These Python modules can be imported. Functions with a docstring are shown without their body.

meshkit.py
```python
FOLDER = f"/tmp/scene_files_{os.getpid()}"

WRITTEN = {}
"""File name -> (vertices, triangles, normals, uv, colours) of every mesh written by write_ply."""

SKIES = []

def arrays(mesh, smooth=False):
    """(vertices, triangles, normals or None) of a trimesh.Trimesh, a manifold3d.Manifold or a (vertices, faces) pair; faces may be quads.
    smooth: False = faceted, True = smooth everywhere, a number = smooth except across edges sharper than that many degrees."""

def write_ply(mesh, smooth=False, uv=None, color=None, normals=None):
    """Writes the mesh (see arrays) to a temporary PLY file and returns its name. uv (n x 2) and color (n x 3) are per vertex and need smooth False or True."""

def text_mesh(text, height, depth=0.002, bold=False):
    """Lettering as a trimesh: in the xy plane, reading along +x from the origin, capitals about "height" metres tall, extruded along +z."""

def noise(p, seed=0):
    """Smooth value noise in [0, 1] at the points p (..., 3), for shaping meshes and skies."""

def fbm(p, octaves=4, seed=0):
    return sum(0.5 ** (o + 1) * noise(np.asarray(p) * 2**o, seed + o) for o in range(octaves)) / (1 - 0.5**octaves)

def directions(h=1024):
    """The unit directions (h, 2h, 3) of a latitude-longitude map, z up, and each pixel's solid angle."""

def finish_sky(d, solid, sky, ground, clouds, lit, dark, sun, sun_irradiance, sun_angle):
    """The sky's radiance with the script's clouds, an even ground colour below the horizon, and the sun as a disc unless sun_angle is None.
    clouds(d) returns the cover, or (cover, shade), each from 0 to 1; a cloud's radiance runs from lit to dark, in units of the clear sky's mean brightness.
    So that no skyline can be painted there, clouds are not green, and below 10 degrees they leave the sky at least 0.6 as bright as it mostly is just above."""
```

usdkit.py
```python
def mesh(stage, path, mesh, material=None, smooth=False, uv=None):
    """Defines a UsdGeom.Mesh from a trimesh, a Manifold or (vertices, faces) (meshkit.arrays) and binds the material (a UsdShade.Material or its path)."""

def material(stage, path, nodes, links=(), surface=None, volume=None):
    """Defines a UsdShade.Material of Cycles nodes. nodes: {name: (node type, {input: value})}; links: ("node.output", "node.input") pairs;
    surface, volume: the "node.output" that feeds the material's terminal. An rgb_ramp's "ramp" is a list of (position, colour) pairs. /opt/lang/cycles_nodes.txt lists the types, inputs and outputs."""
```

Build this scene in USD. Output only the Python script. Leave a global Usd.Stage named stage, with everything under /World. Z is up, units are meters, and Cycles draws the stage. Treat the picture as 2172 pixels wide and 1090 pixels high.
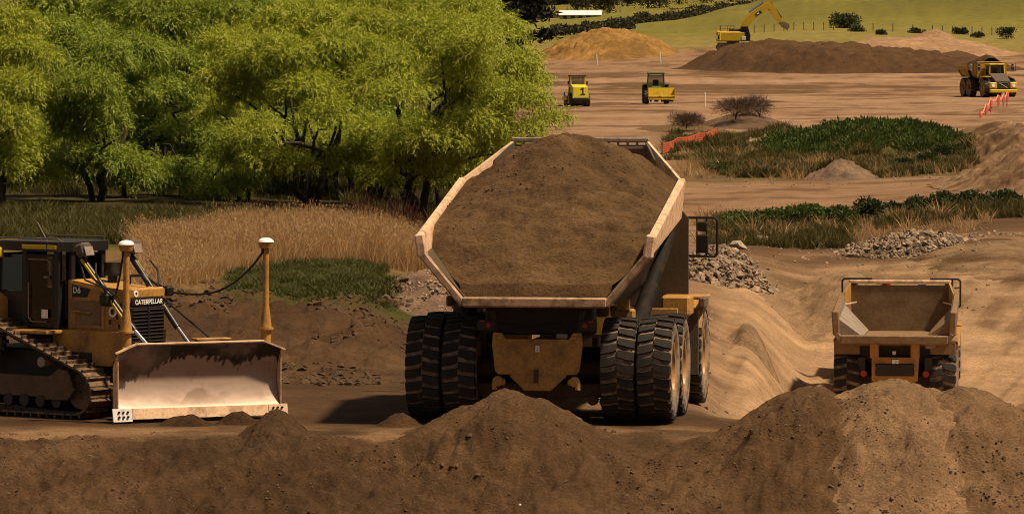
import math, numpy as np, trimesh, usdkit, meshkit
from pxr import Usd, UsdGeom, UsdLux, UsdShade, Gf, Sdf, Vt
from scipy.interpolate import PchipInterpolator
from shapely.geometry import Polygon, LineString

stage = Usd.Stage.CreateInMemory()
UsdGeom.SetStageUpAxis(stage, 'Z')
UsdGeom.SetStageMetersPerUnit(stage, 1.0)
world = UsdGeom.Xform.Define(stage, '/World')
UsdGeom.Scope.Define(stage, '/World/Looks')

# ---------------------------------------------------------------- camera, sky, sun, exposure
F = 11000.0                       # lens in photograph pixels (photograph is 2172 wide)
CAMH, HOR = 7.7, 47.0             # eye height above the haul bench, level line of the lens
EXPOSURE = 0.68
SUN = np.array([0.64, -0.20, 1.20]); SUN = SUN / np.linalg.norm(SUN)
SUN_INT, SKY = 1.2, 0.068

cam = UsdGeom.Camera.Define(stage, '/World/camera')
cam.CreateHorizontalApertureAttr(36.0)
cam.CreateVerticalApertureAttr(36.0 * 513 / 1024)
cam.CreateFocalLengthAttr(36.0 * F / 2172)
cam.CreateVerticalApertureOffsetAttr(-(545 - HOR) / 2172 * 36.0)
cam.CreateClippingRangeAttr(Gf.Vec2f(0.5, 20000))
cam.CreateExposureAttr(EXPOSURE)
cam.AddTransformOp().Set(Gf.Matrix4d(1, 0, 0, 0, 0, 0, 1, 0, 0, -1, 0, 0, 0, 0, CAMH, 1))

sel, saz = math.asin(SUN[2]), math.atan2(SUN[0], SUN[1])
sky = UsdLux.DomeLight.Define(stage, '/World/sky')
sky.GetPrim().SetCustomDataByKey('kind', 'structure')
skym = usdkit.material(stage, '/World/Looks/sky_air', {
    's': ('sky_texture', {'sky_type': 'single_scattering', 'sun_disc': False, 'sun_elevation': sel, 'sun_rotation': saz, 'aerosol_density': 2.0}),
    'tc': ('texture_coordinate', {}),
    'mp': ('mapping', {'scale': (1.2, 1.2, 3.0)}),
    'n': ('noise_texture', {'scale': 1.6, 'detail': 6.0, 'roughness': 0.55}),
    'r': ('rgb_ramp', {'ramp': [(0.30, (0, 0, 0)), (0.55, (1, 1, 1))]}),
    'm': ('mix', {'color2': (1.9, 1.45, 1.0)}),
    'b': ('background_shader', {'strength': SKY})},
    [('tc.generated', 'mp.vector'), ('mp.vector', 'n.vector'), ('n.fac', 'r.fac'), ('r.color', 'm.fac'), ('s.color', 'm.color1'), ('m.color', 'b.color')], surface='b.background')
UsdShade.MaterialBindingAPI.Apply(sky.GetPrim()).Bind(skym)

sun = UsdLux.DistantLight.Define(stage, '/World/sun')
sun.CreateIntensityAttr(SUN_INT); sun.CreateAngleAttr(3.5); sun.CreateNormalizeAttr(True)
sun.CreateColorAttr(Gf.Vec3f(1.0, 0.77, 0.51))
zx = SUN; xx = np.cross([0, 0, 1], zx); xx /= np.linalg.norm(xx); yx = np.cross(zx, xx)
sun.AddTransformOp().Set(Gf.Matrix4d(*xx, 0, *yx, 0, *zx, 0, 0, 0, 100, 1))

# ---------------------------------------------------------------- helpers
rng = np.random.default_rng(7)
_names = {}
def numbered(parent, name):
    k = (parent, name); n = _names.get(k, 0); _names[k] = n + 1
    return f'{parent}/{name}' if n == 0 else f'{parent}/{name}_{n:03d}'

def tag(o, label=None, cat=None, group=None, kind=None):
    p = o.GetPrim() if hasattr(o, 'GetPrim') else o
    for k, v in (('label', label), ('category', cat), ('group', group), ('kind', kind)):
        if v: p.SetCustomDataByKey(k, v)
    return p

def path_of(parent):
    return '/World' if parent is None else (parent if isinstance(parent, str) else str(parent.GetPath()))

def obj(name, mesh, mat, parent=None, smooth=False, col=None):
    p = numbered(path_of(parent), name)
    m = usdkit.mesh(stage, p, mesh, M[mat], smooth=smooth)
    if col is not None:
        UsdGeom.PrimvarsAPI(m).CreatePrimvar('Col', Sdf.ValueTypeNames.Color3fArray, 'vertex').Set(Vt.Vec3fArray.FromNumpy(np.asarray(col, np.float32)))
    return m.GetPrim()

def mat4(loc=(0, 0, 0), rz=0, scale=1.0, rx=0, ry=0):
    R = trimesh.transformations.euler_matrix(math.radians(rx), math.radians(ry), math.radians(rz), 'sxyz')
    R[:3, :3] = R[:3, :3] @ np.diag(np.broadcast_to(np.asarray(scale, float), 3)); R[:3, 3] = loc
    return R

def gf(Mx): return Gf.Matrix4d(*np.asarray(Mx).T.ravel().tolist())

def thing(name, label, cat, Mx=None, group=None, parent=None, kind=None):
    x = UsdGeom.Xform.Define(stage, numbered(path_of(parent), name))
    x.AddTransformOp().Set(gf(np.eye(4) if Mx is None else Mx))
    return tag(x, label, cat, group, kind)

def dup(src, Mx, label=None, group=None, parent=None):
    was = src.GetCustomData(); name = src.GetName()
    base = name[:-4] if name[-4:-3] == '_' and name[-3:].isdigit() else name
    t = thing(base, label or was.get('label'), was.get('category'), Mx, group or was.get('group'), parent)
    t.GetReferences().AddInternalReference(src.GetPath()); t.SetInstanceable(True)
    return t

def P(px, py, d): return np.array([(px - 1086) * d / F, d, CAMH - (py - HOR) * d / F])
def X(px, d): return (px - 1086) * d / F
def Z(py, d): return CAMH - (py - HOR) * d / F

class G:
    """collects solids that become one mesh"""
    def __init__(s): s.m = []
    def add(s, m): s.m.append(m); return s
    def pts(s, p): return s.add(trimesh.convex.convex_hull(np.asarray(p, float)))
    def box(s, c, d, b=0.015, r=(0, 0, 0)):
        h = np.asarray(d, float) / 2; b = min(b, 0.45 * h.min()); L = []
        for sx in (-1, 1):
            for sy in (-1, 1):
                for sz in (-1, 1):
                    q = np.array([sx, sy, sz]) * h
                    for k in range(3):
                        e = q - np.array([sx, sy, sz]) * b; e[k] = q[k]; L.append(e)
        m = trimesh.convex.convex_hull(np.array(L))
        if any(r): m.apply_transform(mat4(rz=r[2], rx=r[0], ry=r[1]))
        m.apply_translation(c); return s.add(m)
    def cyl(s, a, b, r, n=14, r2=None):
        a, b = np.asarray(a, float), np.asarray(b, float); r2 = r if r2 is None else r2
        t = (b - a) / np.linalg.norm(b - a); u = np.cross(t, [0, 0, 1.0] if abs(t[2]) < .9 else [1.0, 0, 0]); u /= np.linalg.norm(u); v = np.cross(t, u)
        th = np.arange(n) * 2 * np.pi / n; c = np.cos(th)[:, None] * u + np.sin(th)[:, None] * v
        V = np.vstack([a + c * r, b + c * r2, a[None], b[None]]); f = []
        for i in range(n):
            j = (i + 1) % n; f += [[i, j, n + j], [i, n + j, n + i], [2 * n, j, i], [2 * n + 1, n + i, n + j]]
        return s.add(trimesh.Trimesh(V, f, process=False))
    def tube(s, pts, r, n=7):
        pts = np.asarray(pts, float)
        for a, b in zip(pts[:-1], pts[1:]): s.cyl(a, b, r, n)
        for q in pts[1:-1]:
            m = trimesh.creation.icosphere(1, r); m.apply_translation(q); s.add(m)
        return s
    def bar(s, a, b, w, h, up=(0, 0, 1), bev=0.012):
        """beveled bar of width w and height h from a to b"""
        a, b = np.asarray(a, float), np.asarray(b, float); L = np.linalg.norm(b - a); t = (b - a) / L
        u = np.cross(t, up); u = np.cross(t, (0, 1, 0)) if np.linalg.norm(u) < 1e-3 else u; u /= np.linalg.norm(u); v = np.cross(u, t)
        g = G().box((0, 0, 0), (w, L, h), bev).m[0]; T = np.eye(4); T[:3, 0] = u; T[:3, 1] = t; T[:3, 2] = v; T[:3, 3] = (a + b) / 2
        g.apply_transform(T); return s.add(g)
    def prism(s, poly, axis, a, b):
        a, b = min(a, b), max(a, b); pg = Polygon(poly)
        m = trimesh.creation.extrude_polygon(pg, b - a, engine='earcut'); v = m.vertices.copy(); v[:, 2] += a
        if axis == 'x': m.vertices = v[:, [2, 0, 1]]
        elif axis == 'y': m.vertices = v[:, [0, 2, 1]]; m.invert()
        else: m.vertices = v
        return s.add(m)
    def plate(s, q, t):
        """plate of corner points q, thickness t along its normal"""
        q = np.asarray(q, float); n = np.cross(q[1] - q[0], q[2] - q[0]); n /= np.linalg.norm(n)
        return s.pts(np.vstack([q, q + n * t]))
    def ball(s, c, r, sub=2, sc=(1, 1, 1)):
        m = trimesh.creation.icosphere(sub, 1.0); m.apply_scale(np.asarray(sc) * r); m.apply_translation(c); return s.add(m)
    def rev(s, prof, c=(0, 0, 0), axis='x', n=32):
        m = trimesh.creation.revolve(np.asarray(prof, float), sections=n); v = m.vertices.copy()
        if axis == 'x': m.vertices = v[:, [2, 0, 1]]
        elif axis == 'y': m.vertices = v[:, [1, 2, 0]]
        m.apply_translation(c); return s.add(m)
    def mesh(s): return trimesh.util.concatenate(s.m)
    def build(s, name, mat, parent=None, label=None, smooth=32):
        o = obj(name, s.mesh(), mat, parent, smooth)
        if label: o.SetCustomDataByKey('label', label)
        return o

# ---------------------------------------------------------------- materials
M = {}
def mk(name, nodes, links, surface): M[name] = usdkit.material(stage, '/World/Looks/' + name, nodes, links, surface=surface)

def paint(name, col, rough=0.5, dirt=(0.20, 0.12, 0.06), amt=0.5, scale=3.0, metallic=0.0, bump=0.004, spec=0.35):
    """base colour with soil dusted on in patches and scuffs"""
    lo = max(0.02, 0.62 - 0.34 * amt)
    mk(name, {
        'tc': ('texture_coordinate', {}),
        'n': ('noise_texture', {'scale': scale, 'detail': 7.0, 'roughness': 0.65}),
        'r': ('rgb_ramp', {'ramp': [(lo, (0, 0, 0)), (min(lo + 0.22, 1), (0.85, 0.85, 0.85))]}),
        'n2': ('noise_texture', {'scale': scale * 9, 'detail': 4.0}),
        'v': ('hsv', {'color': col}), 'vr': ('map_range', {'from_min': 0.3, 'from_max': 0.7, 'to_min': 0.75, 'to_max': 1.15}),
        'mx': ('mix', {'color2': dirt}),
        'b': ('bump', {'distance': bump, 'strength': 0.6}),
        'rr': ('map_range', {'to_min': rough, 'to_max': 0.95}),
        'p': ('principled_bsdf', {'metallic': metallic, 'specular_ior_level': spec})},
        [('tc.object', 'n.vector'), ('tc.object', 'n2.vector'), ('n.fac', 'r.fac'), ('n2.fac', 'vr.value'), ('vr.result', 'v.value'), ('v.color', 'mx.color1'), ('r.color', 'mx.fac'),
         ('mx.color', 'p.base_color'), ('n2.fac', 'b.height'), ('b.normal', 'p.normal'), ('r.color', 'rr.value'), ('rr.result', 'p.roughness')], 'p.BSDF')

def plain(name, col, rough=0.5, metallic=0.0, emit=None, spec=0.4):
    d = {'base_color': col, 'roughness': rough, 'metallic': metallic, 'specular_ior_level': spec}
    if emit: d.update(emission_color=emit[0], emission_strength=emit[1])
    mk(name, {'p': ('principled_bsdf', d)}, [], 'p.BSDF')

MUD = (0.115, 0.065, 0.031)
paint('machine_yellow', (0.37, 0.195, 0.045), 0.45, MUD, 0.45, 2.2)
paint('bright_yellow', (0.496, 0.336, 0.016), 0.42, MUD, 0.2, 2.0)
paint('lime_yellow', (0.527, 0.4675, 0.034), 0.42, MUD, 0.15, 2.0)
paint('dumper_yellow', (0.36, 0.2175, 0.0225), 0.45, MUD, 0.45, 2.0)
paint('body_cream', (0.60, 0.41, 0.27), 0.5, (0.20, 0.125, 0.07), 0.45, 4.5)
paint('rim_tan', (0.38, 0.25, 0.155), 0.6, (0.12, 0.072, 0.037), 0.6, 4.5, bump=0.01)  # darker copy of the body cream: rear edge shade in the colour, plus dirt
paint('body_tan', (0.186, 0.1178, 0.0589), 0.6, MUD, 0.55, 1.6)
paint('body_grey', (0.22, 0.18, 0.145), 0.55, MUD, 0.4, 1.5)
paint('muddy_panel', (0.055, 0.036, 0.020), 0.85, (0.065, 0.041, 0.021), 0.7, 1.8)  # muddy guard colour; on the body sides it carries their underside shade
paint('dark_steel', (0.022, 0.017, 0.014), 0.55, (0.04, 0.024, 0.012), 0.3, 3.0)
paint('black_frame', (0.012, 0.011, 0.010), 0.4, (0.05, 0.032, 0.018), 0.1, 3.0)
paint('rusty_steel', (0.055, 0.03, 0.018), 0.7, (0.08, 0.045, 0.022), 0.5, 3.0)
paint('tread_rubber', (0.020, 0.017, 0.015), 0.8, (0.06, 0.04, 0.025), 0.18, 4.0, spec=0.2)
paint('dusty_rubber', (0.05, 0.042, 0.036), 0.85, (0.26, 0.185, 0.13), 0.75, 5.0, spec=0.2)
paint('track_steel', (0.049, 0.0322, 0.0196), 0.6, (0.19, 0.115, 0.06), 0.6, 5.0)
paint('mud_plate', (0.112, 0.0686, 0.035), 0.9, (0.075, 0.045, 0.022), 0.6, 3.5, bump=0.02)
paint('shade_grey', (0.30, 0.28, 0.25), 0.6, MUD, 0.3, 2.0)
paint('grey_plastic', (0.075, 0.06, 0.05), 0.5, MUD, 0.35, 3.0)
paint('green_paint', (0.03, 0.10, 0.03), 0.45, MUD, 0.2, 2.0)
paint('white_paint', (0.612, 0.595, 0.561), 0.45, MUD, 0.1, 2.0)
paint('mud_wood', (0.20, 0.14, 0.085), 0.85, MUD, 0.4, 3.0)
paint('bark', (0.030, 0.021, 0.013), 0.95, (0.012, 0.009, 0.006), 0.5, 5.0, bump=0.03)
paint('ram_black', (0.010, 0.009, 0.008), 0.75, (0.05, 0.032, 0.018), 0.35, 4.0, spec=0.15)
plain('chrome', (0.75, 0.73, 0.72), 0.18, 1.0)
plain('dome_white', (0.80, 0.80, 0.80), 0.35)
plain('extinguisher_red', (0.20, 0.008, 0.006), 0.35)
plain('seat_red', (0.06, 0.008, 0.006), 0.7)
plain('tail_red', (0.28, 0.010, 0.010), 0.25)
plain('letter_white', (0.78, 0.77, 0.74), 0.5)
plain('decal_black', (0.008, 0.008, 0.008), 0.4)
plain('label_pink', (0.70, 0.60, 0.56), 0.5)
plain('beacon_amber', (0.9, 0.45, 0.08), 0.3, emit=((1.0, 0.62, 0.25), 6.0))
plain('netting_orange', (0.36, 0.065, 0.02), 0.8)
plain('netting_pink', (0.72, 0.22, 0.17), 0.7)
plain('flag_red', (0.50, 0.05, 0.03), 0.7)
plain('peg_white', (0.70, 0.70, 0.72), 0.6)
plain('metal_roof', (0.62, 0.62, 0.63), 0.5)
plain('post_wood', (0.12, 0.09, 0.06), 0.9)
paint('pale_concrete', (0.33, 0.27, 0.21), 0.9, (0.14, 0.09, 0.05), 0.4, 3.0)
mk('window_glass', {'f': ('fresnel', {'IOR': 1.45}), 't': ('transparent_bsdf', {'color': (0.55, 0.58, 0.55)}), 'g': ('glossy_bsdf', {'roughness': 0.03, 'color': (0.9, 0.9, 0.9)}), 'm': ('mix_closure', {})},
   [('f.fac', 'm.fac'), ('t.BSDF', 'm.closure1'), ('g.BSDF', 'm.closure2')], 'm.closure')

def foliage(name, c1, c2, trans=0.35, c3=None):
    mk(name, {'g': ('geometry', {}), 'r': ('rgb_ramp', {'ramp': [(0, c1), (0.7, c2), (1.0, c3 or c2)]}),
              'd': ('principled_bsdf', {'roughness': 0.6, 'specular_ior_level': 0.25}), 't': ('translucent_bsdf', {}), 'm': ('mix_closure', {'fac': trans})},
       [('g.random_per_island', 'r.fac'), ('r.color', 'd.base_color'), ('r.color', 't.color'), ('d.BSDF', 'm.closure1'), ('t.BSDF', 'm.closure2')], 'm.closure')
foliage('willow_leaf', (0.27, 0.31, 0.030), (0.42, 0.45, 0.058), 0.34, (0.62, 0.59, 0.15))
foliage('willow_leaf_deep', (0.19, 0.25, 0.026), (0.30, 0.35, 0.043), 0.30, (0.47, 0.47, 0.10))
foliage('pine_needle', (0.008, 0.011, 0.006), (0.016, 0.019, 0.009), 0.1)
foliage('shrub_leaf', (0.05, 0.075, 0.012), (0.10, 0.13, 0.022), 0.3, (0.17, 0.16, 0.04))
foliage('dark_leaf', (0.028, 0.042, 0.010), (0.06, 0.075, 0.018), 0.25)
foliage('hedge_leaf', (0.030, 0.030, 0.011), (0.060, 0.056, 0.018), 0.2, (0.10, 0.088, 0.028))
foliage('dry_twig', (0.06, 0.036, 0.022), (0.10, 0.06, 0.035), 0.1)
foliage('dry_grass', (0.36, 0.23, 0.11), (0.47, 0.31, 0.155), 0.35, (0.56, 0.39, 0.21))
foliage('green_grass', (0.050, 0.056, 0.009), (0.090, 0.088, 0.016), 0.3, (0.17, 0.13, 0.035))
foliage('meadow_blade', (0.060, 0.055, 0.010), (0.10, 0.088, 0.017), 0.3, (0.17, 0.13, 0.035))  # blade colour toned down to hold some of the grove shade
foliage('mixed_grass', (0.062, 0.052, 0.010), (0.105, 0.080, 0.020), 0.3, (0.19, 0.125, 0.05))
foliage('russet_weed', (0.06, 0.022, 0.012), (0.11, 0.045, 0.02), 0.2)

def earth(name, big, bump1=0.16, bump2=0.05, s1=1.6, s2=16.0, colattr=True, col=None):
    """soil: colour from the soil kind at each place, mottled; crumbly relief"""
    n = {'geo': ('geometry', {}), 'a': ('attribute', {'attribute': 'Col'}),
         'n1': ('noise_texture', {'scale': big, 'detail': 8.0, 'roughness': 0.68}),
         'n2': ('noise_texture', {'scale': s1, 'detail': 6.0, 'roughness': 0.7}),
         'n3': ('noise_texture', {'scale': s2, 'detail': 6.0, 'roughness': 0.8}),
         'mr': ('map_range', {'from_min': 0.25, 'from_max': 0.75, 'to_min': 0.60, 'to_max': 1.36}),
         'mr3': ('map_range', {'from_min': 0.3, 'from_max': 0.7, 'to_min': 0.52, 'to_max': 1.45}),
         'mm': ('math', {'math_type': 'multiply'}), 'h': ('hsv', {} if colattr else {'color': col}),
         'b1': ('bump', {'distance': bump1, 'strength': 0.8}), 'b2': ('bump', {'distance': bump2, 'strength': 0.9}),
         'p': ('principled_bsdf', {'roughness': 0.95, 'specular_ior_level': 0.12})}
    l = [('geo.position', f'{q}.vector') for q in ('n1', 'n2', 'n3')] + [('n1.fac', 'mr.value'), ('n3.fac', 'mr3.value'), ('mr.result', 'mm.value1'), ('mr3.result', 'mm.value2'), ('mm.value', 'h.value'),
         ('n2.fac', 'b1.height'), ('b1.normal', 'b2.normal'), ('n3.fac', 'b2.height'), ('b2.normal', 'p.normal'), ('h.color', 'p.base_color')]
    if colattr: l.append(('a.color', 'h.color'))
    mk(name, n, l, 'p.BSDF')
earth('site_earth', 0.55)
earth('heap_earth', 1.2, 0.16, 0.045, 2.6, 19.0)
earth('load_earth', 1.1, 0.18, 0.045, 3.0, 19.0)
paint('stone_pale', (0.288, 0.216, 0.148), 0.9, (0.20, 0.13, 0.075), 0.5, 4.0, bump=0.02)
paint('stone_grey', (0.2025, 0.1537, 0.1087), 0.9, (0.17, 0.11, 0.065), 0.5, 4.0, bump=0.02)
paint('stone_dark', (0.119, 0.0875, 0.0595), 0.9, (0.12, 0.075, 0.042), 0.5, 4.0, bump=0.02)
paint('clod_pale', (0.15, 0.093, 0.050), 0.95, (0.10, 0.06, 0.03), 0.5, 9.0, bump=0.02)
paint('clod_mid', (0.085, 0.050, 0.025), 0.95, (0.06, 0.034, 0.016), 0.5, 9.0, bump=0.02)
paint('clod_dark', (0.05775, 0.0319, 0.0154), 0.95, (0.06, 0.032, 0.015), 0.5, 6.0, bump=0.02)
mk('blade_steel', {'a': ('attribute', {'attribute': 'Col'}), 'p': ('principled_bsdf', {'roughness': 0.42, 'metallic': 0.25, 'specular_ior_level': 0.5})}, [('a.color', 'p.base_color')], 'p.BSDF')
mk('worn_floor', {'a': ('attribute', {'attribute': 'Col'}), 'p': ('principled_bsdf', {'roughness': 0.75, 'specular_ior_level': 0.3})}, [('a.color', 'p.base_color')], 'p.BSDF')
from scipy.interpolate import RegularGridInterpolator
# ---------------------------------------------------------------- the lie of the land
def fbm2(x, y, s, seed=0, o=4, sy=None):
    return meshkit.fbm(np.stack([np.asarray(x) / s, np.asarray(y) / (sy or s), np.full(np.shape(x), 0.37 + seed)], -1), o, seed) - 0.5

NEAR = [(2, 6.0), (30, 2.5), (60, -4.0), (80, -6.0), (90, -2.9), (94, -1.05), (96.3, -0.03)]
COLS = [
    (-2500, NEAR + [(98, 0), (111, 0), (116, .4), (124, 1.15), (146, 1.25), (162, 1.1), (200, 1.2), (250, 2.2), (340, 5), (620, 11), (1080, 25), (1700, 60), (2600, 110), (6000, 160)]),
    (300, NEAR + [(98, 0), (111, 0), (116, .4), (123, 1.1), (146, 1.2), (162, 1.1), (200, 1.2), (250, 2.2), (340, 5), (620, 9), (1080, 20), (1700, 50), (2600, 100), (6000, 160)]),
    (700, NEAR + [(98, 0), (111, 0), (117, .4), (125, 1.05), (146, 1.1), (162, 1.0), (200, .9), (250, 1.2), (340, 2.5), (620, 5), (1080, 12), (1700, 30), (2600, 70), (6000, 140)]),
    (930, NEAR + [(98, 0), (111, 0), (122, .2), (132, .5), (150, .6), (170, .5), (200, .3), (300, .4), (430, 0.6), (540, .9), (620, 2), (720, 4.2), (850, 5.5), (1080, 7.2), (1250, 8.7), (1500, 10.4), (1800, 12.6), (1950, 14.2), (2600, 32), (6000, 130)]),
    (1120, NEAR + [(98, 0), (125, -.05), (160, 0), (230, 0), (430, 0), (540, .3), (615, 1.5), (660, 2.9), (700, 4.1), (850, 5.3), (1080, 7.0), (1250, 8.6), (1500, 10.3), (1800, 12.5), (1950, 14), (2600, 30), (4000, 60), (6000, 110)]),
    (1450, NEAR + [(98, 0), (108, -.06), (112, -.40), (117, -.7), (126, -.7), (145, -.4), (160, -.1), (172, 0), (230, 0), (430, 0), (540, .2), (615, 1.9), (650, 3.0), (690, 4.8), (800, 6.0), (985, 8.0), (1170, 9.8), (1350, 11.2), (1700, 13.6), (1900, 15.5), (2600, 30), (4000, 60), (6000, 110)]),
    (1570, NEAR + [(100, -.05), (104, -.25), (109, -.9), (114, -1.25), (121, -1.35), (130, -1.25), (145, -.85), (160, -.3), (174, 0), (430, 0), (540, .2), (615, 1.9), (650, 3.2), (690, 5.2), (800, 6.7), (985, 9.5), (1170, 11.5), (1500, 13), (1900, 16), (2600, 30), (4000, 60), (6000, 110)]),
    (1720, NEAR + [(99, -.1), (104, -1.1), (109, -2.4), (116, -2.95), (128, -3.0), (140, -2.85), (149, -2.1), (158, -1.3), (168, -.5), (179, -.1), (192, 0), (255, 0), (430, 0), (540, .2), (615, 1.9), (650, 3.2), (690, 5.3), (800, 7.6), (985, 12.5), (1170, 17), (1500, 24), (2300, 40), (6000, 120)]),
    (2200, NEAR + [(99, -.4), (106, -1.6), (114, -2.6), (125, -2.9), (140, -2.75), (150, -2.0), (160, -1.0), (170, -.1), (182, .5), (200, .6), (260, .4), (430, .2), (523, .3), (570, .7), (630, 2.4), (690, 4.4), (800, 7.7), (985, 13.5), (1170, 19), (1500, 28), (2300, 45), (6000, 130)]),
    (5000, NEAR + [(99, -.4), (106, -1.6), (114, -2.6), (140, -2.7), (170, -.1), (200, .6), (430, .4), (630, 2.4), (800, 7.7), (1170, 19), (1500, 28), (2300, 45), (6000, 130)]),
]
_pc = [(c, PchipInterpolator(np.log([q[0] for q in t]), [q[1] for q in t])) for c, t in COLS]
_cx = np.array([c for c, _ in _pc], float)
def zbase(x, y):
    """smooth ground height"""
    x, y = np.asarray(x, float), np.asarray(y, float)
    u = 1086 + x * F / np.maximum(y, 2); ld = np.log(np.clip(y, 2.01, 5999))
    vals = np.stack([p(ld) for _, p in _pc])
    i = np.clip(np.searchsorted(_cx, u) - 1, 0, len(_cx) - 2)
    t = np.clip((u - _cx[i]) / (_cx[i + 1] - _cx[i]), 0, 1); t = t * t * (3 - 2 * t)
    a = np.take_along_axis(vals, i[None], 0)[0]; b = np.take_along_axis(vals, (i + 1)[None], 0)[0]
    return a * (1 - t) + b * t

def smooth(e0, e1, v):
    t = np.clip((v - e0) / (e1 - e0), 0, 1); return t * t * (3 - 2 * t)

def zdetail(x, y):
    """lumps, ruts and furrows"""
    x, y = np.asarray(x, float), np.asarray(y, float); u = 1086 + x * F / np.maximum(y, 2)
    near = smooth(260, 110, y)
    z = near * (0.22 * (1 - .65 * smooth(1470, 1600, u) * smooth(101, 108, y)) * fbm2(x, y, 2.6, 1) + 0.10 * fbm2(x, y, .55, 2, 3)) * smooth(80, 93, y)
    bench = smooth(96.0, 96.8, y) * smooth(112, 108, y) * smooth(1600, 1500, u)
    z = z * (1 - .86 * bench)
    z = z * (1 - .5 * smooth(950, 1050, u) * smooth(105, 115, y))
    # slumped face in front of the bench, scored down to the right
    face = smooth(88, 92, y) * smooth(97, 95.5, y)
    s = x * .75 + y * .66; t = -x * .66 + y * .75
    z += face * (0.62 * fbm2(t, s, .6, 5, 5, 3.6) + .42 * fbm2(x, y, .35, 6, 4) + .20 * fbm2(x, y, .17, 14, 2) + .25 * fbm2(x, y, 2.2, 13, 3))
    # cloddy slope behind the crawler
    cl = smooth(111, 116, y) * smooth(132, 124, y) * smooth(900, 800, u)
    z += cl * (0.8 * fbm2(x, y, .9, 7, 5) + .7 * np.maximum(fbm2(x, y, .45, 8, 3), 0))
    # ruts up the ramp on the right
    rp = smooth(1470, 1600, u) * smooth(101, 108, y) * smooth(180, 158, y)
    w = 30 * (x - 2.9) / np.sqrt((y - 104) ** 2 + 80)
    z += rp * (smooth(1640, 1850, u) * 0.06 * fbm2(w, y, .30, 38, 4, 18.0) + .16 * fbm2(x, y, .35, 37, 4))
    # far flats: furrows
    ff = smooth(200, 300, y) * smooth(620, 560, y)
    z += ff * (.5 * fbm2(x, y, 7, 11, 4, 10)) + smooth(620, 1200, y) * 1.2 * fbm2(x, y, 60, 12, 4)
    return z

def ground(x, y): return zbase(x, y) + zdetail(x, y)

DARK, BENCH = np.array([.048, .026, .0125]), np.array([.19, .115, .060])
SAND, FLAT, ORANGE = np.array([.25, .162, .092]), np.array([.195, .118, .068]), np.array([.22, .125, .038])
UMBER = np.array([.072, .041, .020])
PINK = np.array([.16, .103, .073]); STRAW = np.array([.15, .092, .038]); MEADOW = np.array([.05, .048, .011]); FIELD = np.array([.125, .108, .022]); SHADE_FLOOR = np.array([.030, .023, .010])

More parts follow.
